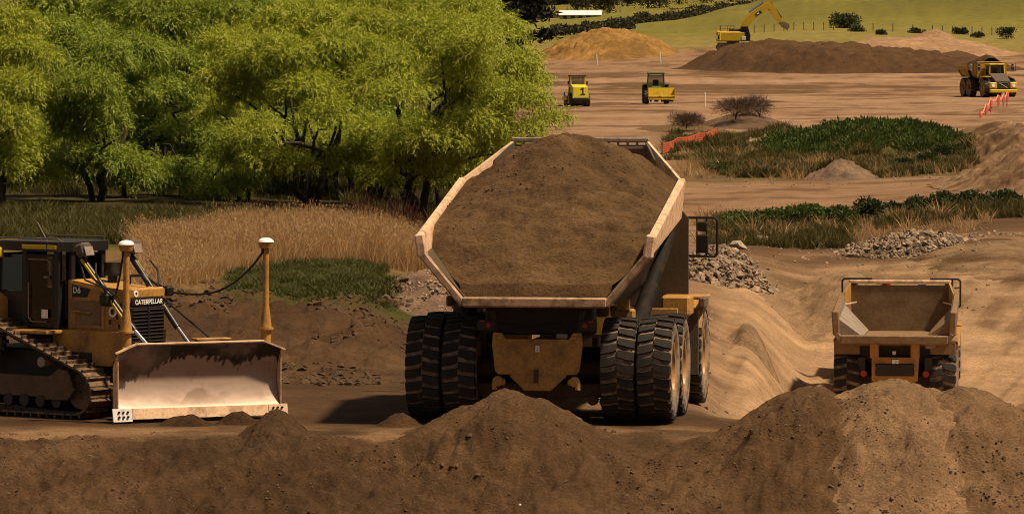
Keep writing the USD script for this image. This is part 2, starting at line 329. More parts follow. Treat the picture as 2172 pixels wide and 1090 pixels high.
def soil(x, y):
    """what the ground is made of at each place; tree shade coloured in under the grove"""
    x, y = np.asarray(x, float), np.asarray(y, float); u = 1086 + x * F / np.maximum(y, 2)
    n1, n2 = fbm2(x, y, 5, 21), fbm2(x, y, 1.2, 22)
    def mixc(c, col, w): w = np.clip(w, 0, 1)[:, None]; return c * (1 - w) + col * w
    c = np.broadcast_to(UMBER, (len(x), 3)).copy()
    c = mixc(c, DARK, smooth(-.12, .15, n1 + .4 * n2))
    c = mixc(c, np.array([.145, .088, .047]), smooth(1500, 1720, u + 260 * n1) * smooth(99, 96, y) * .75)      # lighter face on the right
    c = mixc(c, np.array([.108, .064, .034]), smooth(.03, .2, fbm2(-x * .66 + y * .75, x * .75 + y * .66, .9, 27, 3, 6)) * smooth(97, 95.5, y) * .55)
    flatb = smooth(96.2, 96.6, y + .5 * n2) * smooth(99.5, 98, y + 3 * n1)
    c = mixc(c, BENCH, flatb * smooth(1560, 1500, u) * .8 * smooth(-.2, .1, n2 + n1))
    # beyond the bench
    far = smooth(112, 118, y)
    right = smooth(860, 960, u + 60 * n1)
    base = np.broadcast_to(FLAT, (len(x), 3)).copy()
    base = mixc(base, UMBER * 1.3, smooth(.0, .14, fbm2(x, y, 3.5, 23, 5, 3.5)) * .8)
    c = mixc(c, base, smooth(101, 106, y) * right)
    ramp = smooth(1470, 1580, u + 80 * n1) * smooth(100, 107, y) * smooth(176, 164, y + 14 * n1)
    w = 30 * (x - 2.9) / np.sqrt((y - 104) ** 2 + 80)
    c = mixc(c, SAND * 1.1, ramp)
    trk = .5 * fbm2(w, y, .30, 38, 4, 18.0) + .5 * fbm2(w, y, .8, 24, 4, 30.0) + .45 * fbm2(x, y, 1.1, 39, 5, 2.2)
    c = mixc(c, UMBER * 1.5, ramp * smooth(.0, .13, trk) * .7)
    c = mixc(c, SAND * 1.3, ramp * smooth(-.02, -.14, trk) * .6)
    # flats between (rough ground with debris)
    deb = smooth(1440, 1520, u) * smooth(158, 166, y) * smooth(192, 184, y)
    c = mixc(c, UMBER, deb * smooth(-.2, .15, n1 + .6 * n2) * .8)
    veg = smooth(1490, 1560, u) * smooth(176, 182, y + 6 * n1) * smooth(202, 196, y + 6 * n1)
    c = mixc(c, UMBER, veg * .85)
    c = mixc(c, MEADOW * .9, veg * .6 * smooth(1850, 1750, u) * smooth(-.1, .1, n2))
    veg2 = smooth(1400, 1500, u + 120 * n1) * smooth(2080, 2040, u + 60 * n1) * smooth(248, 256, y + 14 * n1) * smooth(360, 335, y + 30 * n1)
    c = mixc(c, np.array([.065, .052, .016]), veg2 * .85)
    # far flats
    ff = smooth(330, 380, y) * smooth(640, 600, y) * right
    c = mixc(c, np.array([.235, .150, .094]), ff * smooth(-.06, .08, fbm2(x, y, 13, 25, 5, 9)))
    c = mixc(c, UMBER * 1.2, ff * smooth(.02, .11, fbm2(x, y, 12, 26, 5, 8) + .5 * fbm2(x, y, 60, 28, 2, 40)) * .9)
    # left of the truck: cloddy slope, grass, grove floor
    left = smooth(960, 900, u + 40 * n1)
    c = mixc(c, UMBER * .95, left * smooth(104, 108, y))
    c = mixc(c, DARK * 1.15, left * smooth(106, 112, y) * smooth(.12, -.12, n2 + .5 * n1))
    gl = left * smooth(122, 127, y + 7 * n1)
    c = mixc(c, MEADOW, gl * smooth(380, 520, u + 160 * n1))
    c = mixc(c, STRAW, gl * np.maximum(smooth(133, 137, y + 6 * n1), smooth(520, 400, u)) * .9)
    c = mixc(c, MEADOW * 1.1, left * smooth(520, 330, u) * smooth(146, 152, y))
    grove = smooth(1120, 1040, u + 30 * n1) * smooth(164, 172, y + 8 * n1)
    c = mixc(c, SHADE_FLOOR, grove * smooth(-.25, .1, n1 + .1) )  # shade of the trees painted into the grove floor
    c = mixc(c, MEADOW * 1.5, smooth(350, 200, u + 60 * n1) * smooth(205, 215, y))
    c = mixc(c, MEADOW * 1.5, smooth(1000, 900, u) * smooth(230, 260, y))
    # pasture on the hills
    past = smooth(668, 684, y + 16 * n1)
    fld = FIELD * (1 + .9 * fbm2(x, y, 60, 30, 5, 34))[:, None]
    fld = fld * (1 - .42 * smooth(1650, 2150, u + 500 * fbm2(x, y, 150, 31)) * smooth(800, 1000, y))[:, None] * np.array([1, 1.04, 1])
    c = np.where((past > 0)[:, None], c * (1 - past[:, None]) + fld * past[:, None], c)
    c = mixc(c, np.array([.18, .14, .045]), past * smooth(800, 700, y) * .6)
    return np.clip(c * (1 + .5 * n2 + .7 * smooth(140, 110, y) * fbm2(x, y, .22, 35, 3))[:, None], .004, .8)

us = np.concatenate([[-90000, -40000, -18000, -9000, -5000, -3000, -1800, -1000, -600, -350], np.linspace(-180, 2352, 480), [2520, 2800, 3200, 4000, 5200, 7000, 11000, 20000, 42000, 92000]])
ds = np.concatenate([[2.5, 12, 25, 40, 55, 68, 78, 84], np.arange(87, 99.5, .085), np.arange(99.5, 128, .25), np.arange(128, 186, .32), np.geomspace(186.5, 300, 70), np.geomspace(301.5, 680, 150), np.geomspace(690, 800, 14), np.geomspace(815, 5900, 44)])
U_, D_ = np.meshgrid(us, ds)
gx, gy = ((U_ - 1086) * D_ / F).ravel(), D_.ravel()
gz = ground(gx, gy)
nr, nc = D_.shape
ii = (np.arange(nr - 1)[:, None] * nc + np.arange(nc - 1)).ravel()
gf_ = np.vstack([np.stack([ii, ii + 1, ii + nc + 1], 1), np.stack([ii, ii + nc + 1, ii + nc], 1)])
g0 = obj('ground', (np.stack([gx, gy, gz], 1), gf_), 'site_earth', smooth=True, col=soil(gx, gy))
tag(g0, 'brown earthworks ground with a dark bank in front, flats, ramp and pasture hills beyond', kind='structure')

# ---------------------------------------------------------------- heaps of soil standing on the ground
HEAPS = []
def surface(x, y):
    """height of whatever lies on top: ground or heap"""
    z = ground(x, y)
    for cx, cy, rx, ry, near, ca, sa, fn in HEAPS:
        lx, ly = (x - cx) * ca + (y - cy) * sa, -(x - cx) * sa + (y - cy) * ca
        z = np.maximum(z, fn(np.stack([np.where(ly < 0, ly / (ry * near), ly / ry), lx / rx], -1)))
    return z
def heap(name, label, cat, px, d, rx, ry, top, col, n=70, rough=.16, power=1.0, skew=0, seed=0, group=None, mat='heap_earth', col2=None, base=None, bumps=(), tilt=0.0, ang=0, near=1.0, fs=.7):
    """one mound: a cone with a soft top whose foot runs under the ground; extra summits in bumps as (dx, dy, r, h)"""
    cx, cy = X(px, d), d
    a = np.linspace(-1.25, 1.25, n); A, B = np.meshgrid(a, a)
    ca, sa = math.cos(math.radians(ang)), math.sin(math.radians(ang))
    lx, ly = A * rx, np.where(B < 0, B * ry * near, B * ry)
    x, y = cx + lx * ca - ly * sa, cy + lx * sa + ly * ca
    zb = ground(x, y) if d < 200 else zbase(x, y); b0 = float(zbase(np.array([cx]), np.array([cy]))[0]) if base is None else base
    r = np.sqrt((A - skew * (1 - np.abs(B))) ** 2 + B ** 2); r = r * (1 + .35 * fbm2(x, y, max(rx, .8) * .9, seed + 3, 3))
    tail = .10
    sp = lambda v: tail * np.logaddexp(0, v / tail)
    if power == 1.0:
        rd = .09 if d < 105 else .035; n0 = sp(1 - math.sqrt(rd)); prof = lambda q: sp(1 - np.sqrt(q * q + rd)) / n0
    else: prof = lambda q: sp(1 - np.maximum(q, 0) ** power)
    h = (top - b0) * prof(r)
    h = np.where(h > 0, h * (1 - tilt * A), h)
    for dx, dy, rr, hh in bumps:
        q = np.hypot(x - cx - dx, y - cy - dy) / rr; h = np.maximum(h, hh * prof(q * (1 + .3 * fbm2(x, y, rr, seed + 5, 3))))
    H = abs(top - b0)
    h += np.clip(r * 0 + H, 0, 2) * rough * smooth(1.12, .75, r) * (fbm2(x, y, fs * max(rx * .35, .3), seed + 9, 4) + .8 * fbm2(x, y, .3 * fs * max(rx * .35, .3), seed + 10, 3)) * smooth(1.2, .8, r)
    sA, tA = x * .75 + y * .66, -x * .66 + y * .75
    h += np.clip(H, 0, 1.2) * rough * 2.1 * fbm2(tA, sA, .3 * max(rx * .4, .35), seed + 15, 4, 1.9 * max(rx * .4, .35)) * smooth(1.2, .8, r)
    z = zb + h - .06
    z = np.where(r > 1.12, zb - .5, z)
    v = np.stack([x.ravel(), y.ravel(), z.ravel()], 1); i = (np.arange(n - 1)[:, None] * n + np.arange(n - 1)).ravel()
    f = np.vstack([np.stack([i, i + 1, i + n + 1], 1), np.stack([i, i + n + 1, i + n], 1)])
    c = np.asarray(col) * (1 + .6 * fbm2(v[:, 0], v[:, 1], max(rx * .3, .3), seed + 11, 4) + .7 * fbm2(v[:, 0], v[:, 1], max(rx * .08, .14), seed + 12, 3))[:, None]
    if col2 is not None:
        w = smooth(-.08, .12, fbm2(v[:, 0], v[:, 1], rx * .45, seed + 13, 4))[:, None]; c = c * (1 - w) + np.asarray(col2) * w
    o = obj(name, (v, f), mat, smooth=True, col=np.clip(c, .004, .8))
    HEAPS.append((cx, cy, rx, ry, near, ca, sa, RegularGridInterpolator((a, a), z, bounds_error=False, fill_value=-99.0)))
    return tag(o, label, cat, group)

heap('soil_heap', 'low brown soil heap before the left rear wheels of the big dump truck', 'soil heap', 1085, 97.2, 2.0, 1.4, Z(832, 97.2), UMBER * 1.05, seed=1, near=3.0, n=120, rough=.18, base=-.05)
heap('soil_heap', 'dark brown soil heap just left of the pale heap before the small dump truck', 'soil heap', 1715, 97.2, 1.95, 1.4, Z(816, 97.2), UMBER * 1.15, seed=2, near=3.2, n=100, rough=.18, base=-.05)
heap('soil_heap', 'pale sandy heap in front of the empty dump truck, the tallest heap on the right', 'soil heap', 1895, 97.2, 2.5, 1.4, Z(800, 97.2), np.array([.180, .112, .062]), seed=3, near=3.6, n=110, rough=.17, base=-.05)
heap('soil_heap', 'brown soil heap hiding the right rear wheel of the empty dump truck', 'soil heap', 2030, 97.2, 2.1, 1.4, Z(814, 97.2), np.array([.138, .084, .045]), seed=4, near=3.2, n=100, rough=.17, base=-.05)
heap('soil_heap', 'small dark heap of crumbs on the bench edge right of the crawler blade', 'soil heap', 585, 97.0, .75, .8, Z(870, 97.0), UMBER * .85, seed=5, near=2.0, n=60, rough=.2, base=-.05)
heap('soil_heap', 'little dark heap lying against the cutting edge of the crawler blade', 'soil heap', 395, 99.1, .75, .4, Z(872, 99.1), DARK, seed=6, n=50, rough=.22, base=0)
heap('soil_heap', 'little dark heap left by the far end of the crawler blade', 'soil heap', 505, 99.5, .5, .35, Z(865, 99.5), DARK, seed=61, n=50, rough=.22, base=0)
heap('soil_heap', 'small dark clod heap at the left rear tyre of the big dump truck', 'soil heap', 848, 99.0, .55, .5, Z(870, 99.0), DARK * 1.2, seed=7, n=50, rough=.22, base=0)
heap('gravel_heap', 'pinkish grey gravel heap left behind the big dump truck', 'gravel heap', 905, 130, 1.75, 2.4, Z(586, 130), PINK, seed=8, n=90, rough=.2, col2=PINK * .75, fs=.4, base=.35)
heap('sand_heap', 'small sandy cone standing on the ramp left of the empty dump truck', 'sand heap', 1597, 141, .75, 1.6, Z(650, 141), SAND * .8, seed=9, n=50, base=-.7)
heap('sand_heap', 'long sandy berm along the ramp behind the left corner of the empty dump truck', 'sand heap', 1790, 158, 2.4, 5, Z(577, 158), SAND * .85, seed=10, n=70, base=-1.3)
heap('sand_heap', 'broad sandy berm at the right edge below the dark thicket', 'sand heap', 2130, 172, 3.6, 8, Z(512, 172), SAND * .75, seed=12, n=70, base=.1, col2=UMBER * 1.2)
heap('soil_heap', 'grey brown soil heap at the foot of the overgrown mound', 'soil heap', 1785, 254, 1.9, 3, Z(338, 254), np.array([.115, .078, .054]), seed=13, n=70, col2=np.array([.155, .105, .07]), rough=.25, base=0)
heap('sand_heap', 'high sandy windrow at the right edge beside the overgrown mound, the nearest of the ridge', 'sand heap', 2215, 226, 3.6, 16, Z(318, 226), SAND * .78, seed=14, n=90, col2=UMBER * 1.6, base=.5, ang=6, rough=.3)
heap('sand_heap', 'sandy windrow peak behind the nearest one at the right edge', 'sand heap', 2180, 275, 3.4, 16, Z(262, 275), SAND * .74, seed=15, n=80, col2=UMBER * 1.6, base=.4, ang=8, rough=.3)
heap('sand_heap', 'sandy windrow end right of the overgrown mound, below the pink netting', 'sand heap', 2130, 320, 2.6, 14, Z(255, 320), SAND * .75, seed=16, n=70, col2=UMBER * 1.4, base=.3, ang=15)
heap('soil_heap', 'low brown heap with pink safety netting around it', 'soil heap', 2118, 440, 2.2, 9, Z(222, 440), FLAT * .8, seed=17, n=60, base=.3)
heap('grassy_mound', 'long dark green overgrown mound in the middle of the site on the right', 'mound', 1835, 305, 5.9, 20, Z(282, 305), np.array([.05, .048, .014]), seed=18, n=90, power=2.6, rough=.7, fs=.6, base=0, col2=np.array([.07, .06, .02]))
heap('brush_heap', 'grey brown heap of earth under dry brush, left of the overgrown mound', 'mound', 1580, 385, 3.6, 12, Z(236, 385), np.array([.085, .055, .035]), seed=19, n=60, col2=np.array([.11, .07, .045]), base=0)
heap('rubble_mound', 'pale stony heap left of the overgrown mound', 'mound', 1640, 330, 2.6, 16, Z(275, 330), np.array([.30, .24, .16]), seed=20, n=60, col2=np.array([.20, .145, .085]), base=0, rough=.3)
heap('soil_heap', 'low reddish weedy mound by the orange netting', 'soil heap', 1450, 372, 3.4, 14, Z(262, 372), np.array([.11, .065, .036]), seed=21, n=60, base=0, col2=np.array([.11, .08, .03]))
heap('spoil_bank', 'long dark brown spoil bank below the yellow excavator', 'spoil bank', 1792, 622, 19.5, 14, Z(97, 622), DARK * 1.25, seed=22, n=120, power=4, base=2.2, col2=UMBER * .95, tilt=.42, rough=.8, fs=.5, bumps=((-12, -1, 3.6, 3.0), (-5, -3, 4.5, 2.5), (8, -2, 4, 1.8)))
heap('spoil_bank', 'pale sandy bank behind the far yellow dump truck', 'spoil bank', 1960, 668, 11.5, 14, Z(80, 668), np.array([.24, .15, .085]), seed=23, n=80, power=2.2, base=4.0, rough=.3, fs=.4)
heap('spoil_bank', 'small pale spoil heap on top of the sandy bank', 'spoil bank', 1985, 690, 4.5, 8, Z(62, 690), np.array([.22, .14, .08]), seed=24, n=60, base=4.8)
heap('spoil_bank', 'orange brown spoil bank to the right of the dark conifer', 'spoil bank', 1285, 668, 8.8, 14, Z(70, 668), ORANGE, seed=25, n=100, power=2.0, base=3.2, col2=ORANGE * .6, rough=.5, fs=.4)
# ---------------------------------------------------------------- wheels
def wheel(parent, c, R, W, side, rim='machine_yellow', lugs=24, rubber='tread_rubber', detail=True, wall='dusty_rubber'):
    """a wheel on an axle along x; side +1 shows its rim to +x"""
    w = UsdGeom.Xform.Define(stage, numbered(path_of(parent), 'wheel')); w.AddTransformOp().Set(gf(mat4(c)))
    h = W / 2; ri = R * .56
    g = G().rev([(ri, -h * .80), (R * .66, -h * .98), (R * .80, -h), (R * .93, -h * .92), (R * .955, -h * .75), (R * .955, h * .75), (R * .93, h * .92), (R * .80, h), (R * .66, h * .98), (ri, h * .80)], n=40)
    g.build('sidewall', wall, w, smooth=40)
    t = G(); n = lugs
    for i in range(n):
        for s in (-1, 1):
            a = 2 * np.pi * (i + (0.5 if s > 0 else 0)) / n
            da = 2 * np.pi / n
            L = []
            for (xx, aa, rr) in ((.03, -.10, R), (.03, .34, R), (.52, .04, R), (.52, .50, R), (.93, .06, R * .985), (.93, .56, R * .985), (.99, .10, R * .90), (.99, .5, R * .90), (.03, -.13, R * .94), (.03, .37, R * .94), (.5, .0, R * .94), (.5, .54, R * .94), (.95, .02, R * .92), (.95, .6, R * .92)):
                an = a + aa * da * 1.25
                L.append((s * xx * h, rr * math.cos(an), rr * math.sin(an)))
            t.pts(L)
    t.build('tread', rubber, w, smooth=False)
    k = side
    rm = G().rev([(R * .08, h * .30), (R * .30, h * .32), (R * .36, h * .52), (R * .50, h * .42), (R * .545, h * .80), (R * .575, h * .83), (R * .575, h * .70), (R * .56, -h * .8), (R * .05, -h * .8)], n=32)
    if detail:
        for i in range(12):
            a = 2 * np.pi * i / 12; rm.cyl((h * .40, R * .43 * math.cos(a), R * .43 * math.sin(a)), (h * .52, R * .43 * math.cos(a), R * .43 * math.sin(a)), R * .022, 6)
    rm.cyl((h * .25, 0, 0), (h * .62, 0, 0), R * .22, 16, R * .19)
    m = rm.mesh()
    if k < 0: m.apply_transform(mat4(rz=180))
    obj('rim', m, rim, w, smooth=32)
    return w

def bar_frame(g, q, w, h):
    for a, b in zip(q, q[1:]): g.bar(a, b, w, h)
    return g

# ---------------------------------------------------------------- articulated dump trucks
def dumper(name, label, Mx, o):
    """x right, y ahead, z up, origin on the ground under the rear lip. o: body measures and colours"""
    t = thing(name, label, 'dump truck', Mx)
    y0 = o.get('y0', 0.0); L1, L2 = o['L1'], o['L2']             # long side, then chamfer to the headboard
    wf, wk, wr, wh = o['wf'], o['wk'], o['wr'], o['wh']          # half widths of floor, knee, rail, headboard
    zf0, zf1, zk0, zk1, zr0, zr1, zh = o['zf0'], o['zf1'], o['zk0'], o['zk1'], o['zr0'], o['zr1'], o['zh']
    bm, im = o['body_mat'], o.get('inner_mat', o['body_mat'])
    th = .055
    # floor, flared sides, side boards, chamfers, headboard
    def panel(q, nm, mat, out, parent=t, t_=th):
        q = np.asarray(q, float); n = np.cross(q[1] - q[0], q[2] - q[0])
        if n @ np.asarray(out, float) < 0: q = q[::-1]
        return G().plate(q, t_).build(nm, mat, parent, smooth=False)
    panel([(-wf, y0, zf0), (wf, y0, zf0), (wf, L2, zf1), (-wf, L2, zf1)], 'body_floor', im, (0, 0, -1))
    for s in (-1, 1):
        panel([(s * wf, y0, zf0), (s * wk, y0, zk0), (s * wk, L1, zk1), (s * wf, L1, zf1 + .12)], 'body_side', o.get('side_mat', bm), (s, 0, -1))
        if zr0 - zk0 > .05:
            g = G()
            # hollow section side board with a rounded top rail
            v = []
            for (yy, za, zb_) in ((y0 + .03, zk0 - .06, zr0), (L1, zk1 - .06, zr1)):
                v += [(s * wk, yy, za), (s * (wk + .13), yy, za + .02), (s * (wr + .15), yy, zb_ - .05), (s * (wr + .12), yy, zb_), (s * (wr + .02), yy, zb_), (s * (wr - .01), yy, zb_ - .05)]
            g.pts(v)
            for q in o.get('ribs', ()):
                g.box((s * (wk + .10), q, np.interp(q, [0, L1], [zk0, zk1]) - .1), (.12, .14, .30), .03)
            g.build('side_board', bm, t, smooth=30)
        panel([(s * wr, L1, zr1), (s * wh, L2, zh), (s * wh, L2, zh - 1.2), (s * wk, L1, zk1 - .1)], 'front_corner_panel', bm, (s, .6, 0))
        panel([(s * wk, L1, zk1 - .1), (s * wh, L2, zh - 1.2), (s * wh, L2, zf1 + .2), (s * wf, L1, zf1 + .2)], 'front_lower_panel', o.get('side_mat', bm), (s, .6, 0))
        if o.get('guard'):
            g = G()
            g.pts([(s * (wh + .30), L2 - 1.0, zh - .40), (s * (wh + .26), L2 - 1.0, zh - .36), (s * (wh - .02), L2, zh - .02), (s * (wh - .02), L2, zh - .75), (s * (wh + .03), L2 + .05, zh - .02), (s * (wh + .36), L2 - .95, zh - .95)])
            g.build('spill_guard', 'grey_plastic', t)
    panel([(-wh, L2, zf1), (wh, L2, zf1), (wh, L2, zh - .08), (-wh, L2, zh - .08)], 'headboard', o.get('head_mat', im), (0, 1, 0), t, .08)
    g = G().box((0, L2 + .03, zh + .02), (2 * wh + .12, .12, .10), .03)
    if o.get('ladder'):
        g.box((0, L2 + .03, zh - .14), (2 * wh + .12, .10, .05), .01)
        for q in np.linspace(-wh, wh, 15): g.box((q, L2 + .03, zh - .06), (.045, .09, .14), .01)
    g.build('headboard_rail', o.get('rail_mat', bm), t)
    # thick rear edge
    lip = G().box((0, y0 - .02, zf0 - .045), (2 * wf + .18, .20, o.get('lip_h', .17)), .03)
    if o.get('lip_slope'): lip.pts([(-wf - .1, y0 - .1, zf0 - .12), (wf + .1, y0 - .1, zf0 - .12), (-wf - .1, y0 - .1, zf0 - .05), (wf + .1, y0 - .1, zf0 - .05), (-wf, y0 + .8, zf0 - .3), (wf, y0 + .8, zf0 - .3), (-wf, y0 + .8, zf0 - .1), (wf, y0 + .8, zf0 - .1)])
    lip.build('rear_lip', o.get('rim_mat', bm), t)
    for s in (-1, 1):
        G().bar((s * (wf + .06), y0 - .02, zf0 - .10), (s * (wk + .07), y0 - .02, zk0 - .02), .17, .15, up=(s * -.7, 0, .7), bev=.03).build('rear_edge', o.get('rim_mat', bm), t)
        if o.get('corner_post'):
            G().bar((s * (wk + .06), y0 - .01, zk0 - .08), (s * (wr + .07), y0 - .01, zr0 + .01), .20, .17, up=(0, 1, 0), bev=.04).build('corner_post', bm, t)
    # chassis
    R, W = o['R'], o['W']; a1, a2, a3 = o['axles']; tx = o['track']
    fz = R * 1.02
    G().box((0, (a1 + a2) / 2 + .3, fz + .28), (1.05, a2 - a1 + 2.6, .34), .03).build('rear_frame', 'dark_steel', t)
    G().box((0, a3 - .2, fz + .18), (1.1, 3.2, .4), .03).build('front_frame', 'dark_steel', t)
    for a in (a1, a2):
        g = G().cyl((-tx - .2, a, R), (tx + .2, a, R), .19, 14); g.ball((0, a, R), .36, 2, (1, 1, 1.05)); g.build('axle', 'rusty_steel', t)
    G().cyl((-tx, a3, R), (tx, a3, R), .17, 12).build('axle', 'rusty_steel', t)
    for a, ss in ((a1, o['rear_x']), (a2, o['rear_x']), (a3, o['front_x'])):
        for s in (-1, 1):
            for x in ss:
                wheel(t, (s * x, a, R), R, W if a != a3 else o.get('Wf', W), s, o['rim'], rubber=o.get('rubber', 'tread_rubber'), lugs=o.get('lugs', 24))
    # hoist rams
    for s in (-1, 1):
        g = G().cyl((s * o['ram_x'], a2 - .6, fz + .65), (s * (wk + .04), L1 - 1.4, zk1 - .30), .14, 14, .125).cyl((s * o['ram_x'], a2 - .6, fz + .65), (s * (o['ram_x'] * .55 + (wk + .04) * .45), (a2 - .6) * .55 + (L1 - 1.4) * .45, (fz + .65) * .55 + (zk1 - .30) * .45), .17, 14); g.build('hoist_ram', 'ram_black', t)
    G().box((0, (a1 + a2) / 2 - .1, fz - .02), (2 * (o['rear_x'][0] - W * .5) - .1, .5, .75), .04).build('bogie_frame', 'dark_steel', t)  # added dark box, hides the bright ground seen between the wheels
    G().box((0, .95, zf0 - .42), (2 * wf - .5, .5, .55), .04).build('subframe', 'dark_steel', t)  # added dark box, closes the bright gap under the tray
    # tail: yellow plate, hooks, lamps
    if o.get('tail') == 'big':
        zz = zf0
        g = G().prism([(-.84, 1.72), (-.86, 1.50), (-.80, 1.0), (-.74, .93), (-.52, .93), (-.24, .62), (.28, .62), (.58, .93), (.76, .93), (.82, 1.0), (.88, 1.50), (.86, 1.72), (.70, 1.72), (.62, 1.60), (-.60, 1.60), (-.68, 1.72)], 'y', .28, .36)
        tp = g.build('tail_plate', 'machine_yellow', t, smooth=False)
        G().prism([(-.52, .90), (-.24, .64), (.28, .64), (.58, .90)], 'y', .26, .29).build('plate_rib', 'machine_yellow', tp)
        g = G(); g.box((.02, .245, 1.42), (.075, .02, .12), .004); g.build('white_decal', 'letter_white', tp)
        mt = meshkit.text_mesh('2', .07, .004); T = np.eye(4); T[:3, :3] = np.array([[1, 0, 0], [0, 0, -1], [0, 1, 0]]).astype(float); T[:3, 3] = (-.01, .234, 1.385); mt.apply_transform(T); obj('decal_mark', mt, 'decal_black', tp)
        G().cyl((0, .27, .98), (0, .19, .93), .04, 8).cyl((0, .22, 1.03), (0, .18, .78), .045, 10).build('tow_pin', 'rusty_steel', tp)
        for s in (-1, 1):
            G().cyl((s * .62, .30, .78), (s * .62 + s * .20, .22, .78), .06, 10).cyl((s * .74, .26, .80), (s * .74, .18, .80), .10, 12).cyl((s * .80, .21, .78), (s * .80, .21, .64), .05, 8).build('tow_hook', 'machine_yellow', t)
            for k in range(2): G().box((s * (.70 + .0), .27, 1.62 - .12 * k), (.12, .05, .06), .01).build('hinge_lug', 'machine_yellow', tp)
            g = G().box((s * .98, .35, 1.86), (.34, .10, .20), .02).build('lamp_bracket', 'dark_steel', t)
            G().cyl((s * .93, .29, 1.86), (s * .93, .27, 1.86), .045, 12).build('tail_lamp', 'tail_red', t)
            G().box((s * 1.05, .285, 1.94), (.11, .03, .035), .01).build('reflector', 'tail_red', t)
            G().bar((s * .80, .42, 1.62), (s * .86, .42, 2.15), .12, .10).build('hinge_arm', 'dark_steel', t)
        g = G().bar((-1.4, .9, .60), (1.45, .9, .60), .16, .26); g.build('cross_beam', 'rusty_steel', t)
        G().prism([(-.58, .50), (.62, .50), (.22, .24), (-.10, .24)], 'y', .86, .92).build('sump_guard', 'rusty_steel', t)
        for s in (-1, 1): G().cyl((s * 1.25, .75, .40), (s * 1.25, 1.0, .40), .10, 10).cyl((s * 1.02, .75, .42), (s * 1.02, 1.0, .42), .10, 10).build('brake_chamber', 'rusty_steel', t)
        g = G().tube([(-.6, .38, 1.78), (-.3, .34, 1.72), (.1, .36, 1.80), (.45, .34, 1.74), (.62, .4, 1.85)], .025, 6).tube([(-.75, .42, 1.9), (-.2, .40, 1.86), (.5, .42, 1.92)], .02, 6); g.build('hose', 'black_frame', t)
        G().box((.48, .36, 1.66), (.22, .10, .10), .02).build('valve_block', 'body_grey', t)
    elif o.get('tail') == 'small':
        g = G().prism([(-.62, 1.55), (-.62, .92), (-.30, .78), (-.22, .62), (.25, .62), (.35, .80), (.62, .92), (.66, 1.55)], 'y', .30, .40)
        tp = g.build('tail_plate', 'machine_yellow', t, smooth=False)
        G().box((.02, .285, 1.42), (.17, .02, .15), .004).build('white_decal', 'letter_white', tp)
        mt = meshkit.text_mesh('2', .09, .004); T = np.eye(4); T[:3, :3] = np.array([[1, 0, 0], [0, 0, -1], [0, 1, 0]]).astype(float); T[:3, 3] = (-.01, .274, 1.375); mt.apply_transform(T); obj('decal_mark', mt, 'decal_black', tp)
        for s in (-1, 1):
            G().box((s * .55, .36, 1.78), (.24, .14, .50), .03).box((s * .52, .33, 2.05), (.16, .18, .12), .03).build('hinge_bracket', 'machine_yellow' if s < 0 else 'machine_yellow', t)
            G().cyl((s * .84, .42, 1.10), (s * .84, .38, 1.10), .09, 12).build('tail_lamp', 'tail_red', t)
            G().box((s * .90, .5, 1.30), (.22, .12, .50), .02).build('lamp_bracket', 'dark_steel', t)
            G().box((s * .50, .29, 1.26), (.06, .02, .06), .004).build('reflector', 'letter_white', tp)
        G().box((-.02, .5, 1.66), (.10, .05, .10), .01).build('plug_socket', 'letter_white', t)
        G().bar((-1.2, 1.0, .85), (1.2, 1.0, .85), .16, .3).build('cross_beam', 'rusty_steel', t)
        G().box((0, .9, 2.0), (1.7, .6, .20), .03).build('body_crossmember', 'body_tan', t)
    # front unit: bonnet, cab, mirrors, fenders
    ym, c = o['paint'], o.get('cab_x', 0.0)
    yb = L2 + .25
    cz = R * 1.15
    cb = G().box((c, yb + .75, cz + .55), (1.75, 1.35, 1.1), .06); cab = cb.build('cab', ym, t)
    ch = o.get('cab_h', 1.9); top = cz + 1.1 + ch - .75
    for sx in (-1, 1):
        for yy in (yb + .12, yb + 1.38): G().bar((c + sx * .80, yy, cz + 1.0), (c + sx * .72, yy - (.12 if yy > yb + 1 else 0), top), .11, .11).build('cab_pillar', o.get('pillar', 'black_frame'), cab)
    for q in ([(c - .74, yb + 1.36, cz + 1.1), (c + .74, yb + 1.36, cz + 1.1), (c + .66, yb + 1.24, top), (c - .66, yb + 1.24, top)], [(c - .74, yb + .13, cz + 1.1), (c + .74, yb + .13, cz + 1.1), (c + .66, yb + .13, top), (c - .66, yb + .13, top)],
              [(c + .80, yb + .2, cz + 1.1), (c + .80, yb + 1.3, cz + 1.1), (c + .72, yb + 1.2, top), (c + .72, yb + .2, top)], [(c - .80, yb + .2, cz + 1.1), (c - .80, yb + 1.3, cz + 1.1), (c - .72, yb + 1.2, top), (c - .72, yb + .2, top)]):
        G().plate(q, .012).build('cab_window', 'window_glass', cab, smooth=False)
    rf = G().box((c, yb + .68, top + .07), (1.62, 1.45, .16), .06).build('cab_roof', o.get('roof', ym), cab)
    G().box((c, yb + .55, cz + 1.15), (.5, .5, .9), .1).build('seat', 'decal_black', cab)
    if o.get('beacon'):
        bc = thing('beacon', None, None, None, parent=t)
        G().cyl((c - .45, yb + .4, top + .12), (c - .45, yb + .4, top + .42), .02, 6).build('pole', 'black_frame', bc)
        G().cyl((c - .45, yb + .4, top + .40), (c - .45, yb + .4, top + .62), .13, 12).build('lamp', 'tail_red', bc)
        G().cyl((c + .55, yb + .4, top + .12), (c + .55, yb + .4, top + .50), .12, 12).build('exhaust_stack', 'black_frame', t)
    # bonnet slopes down to the grille
    yn = a3 + R + .55
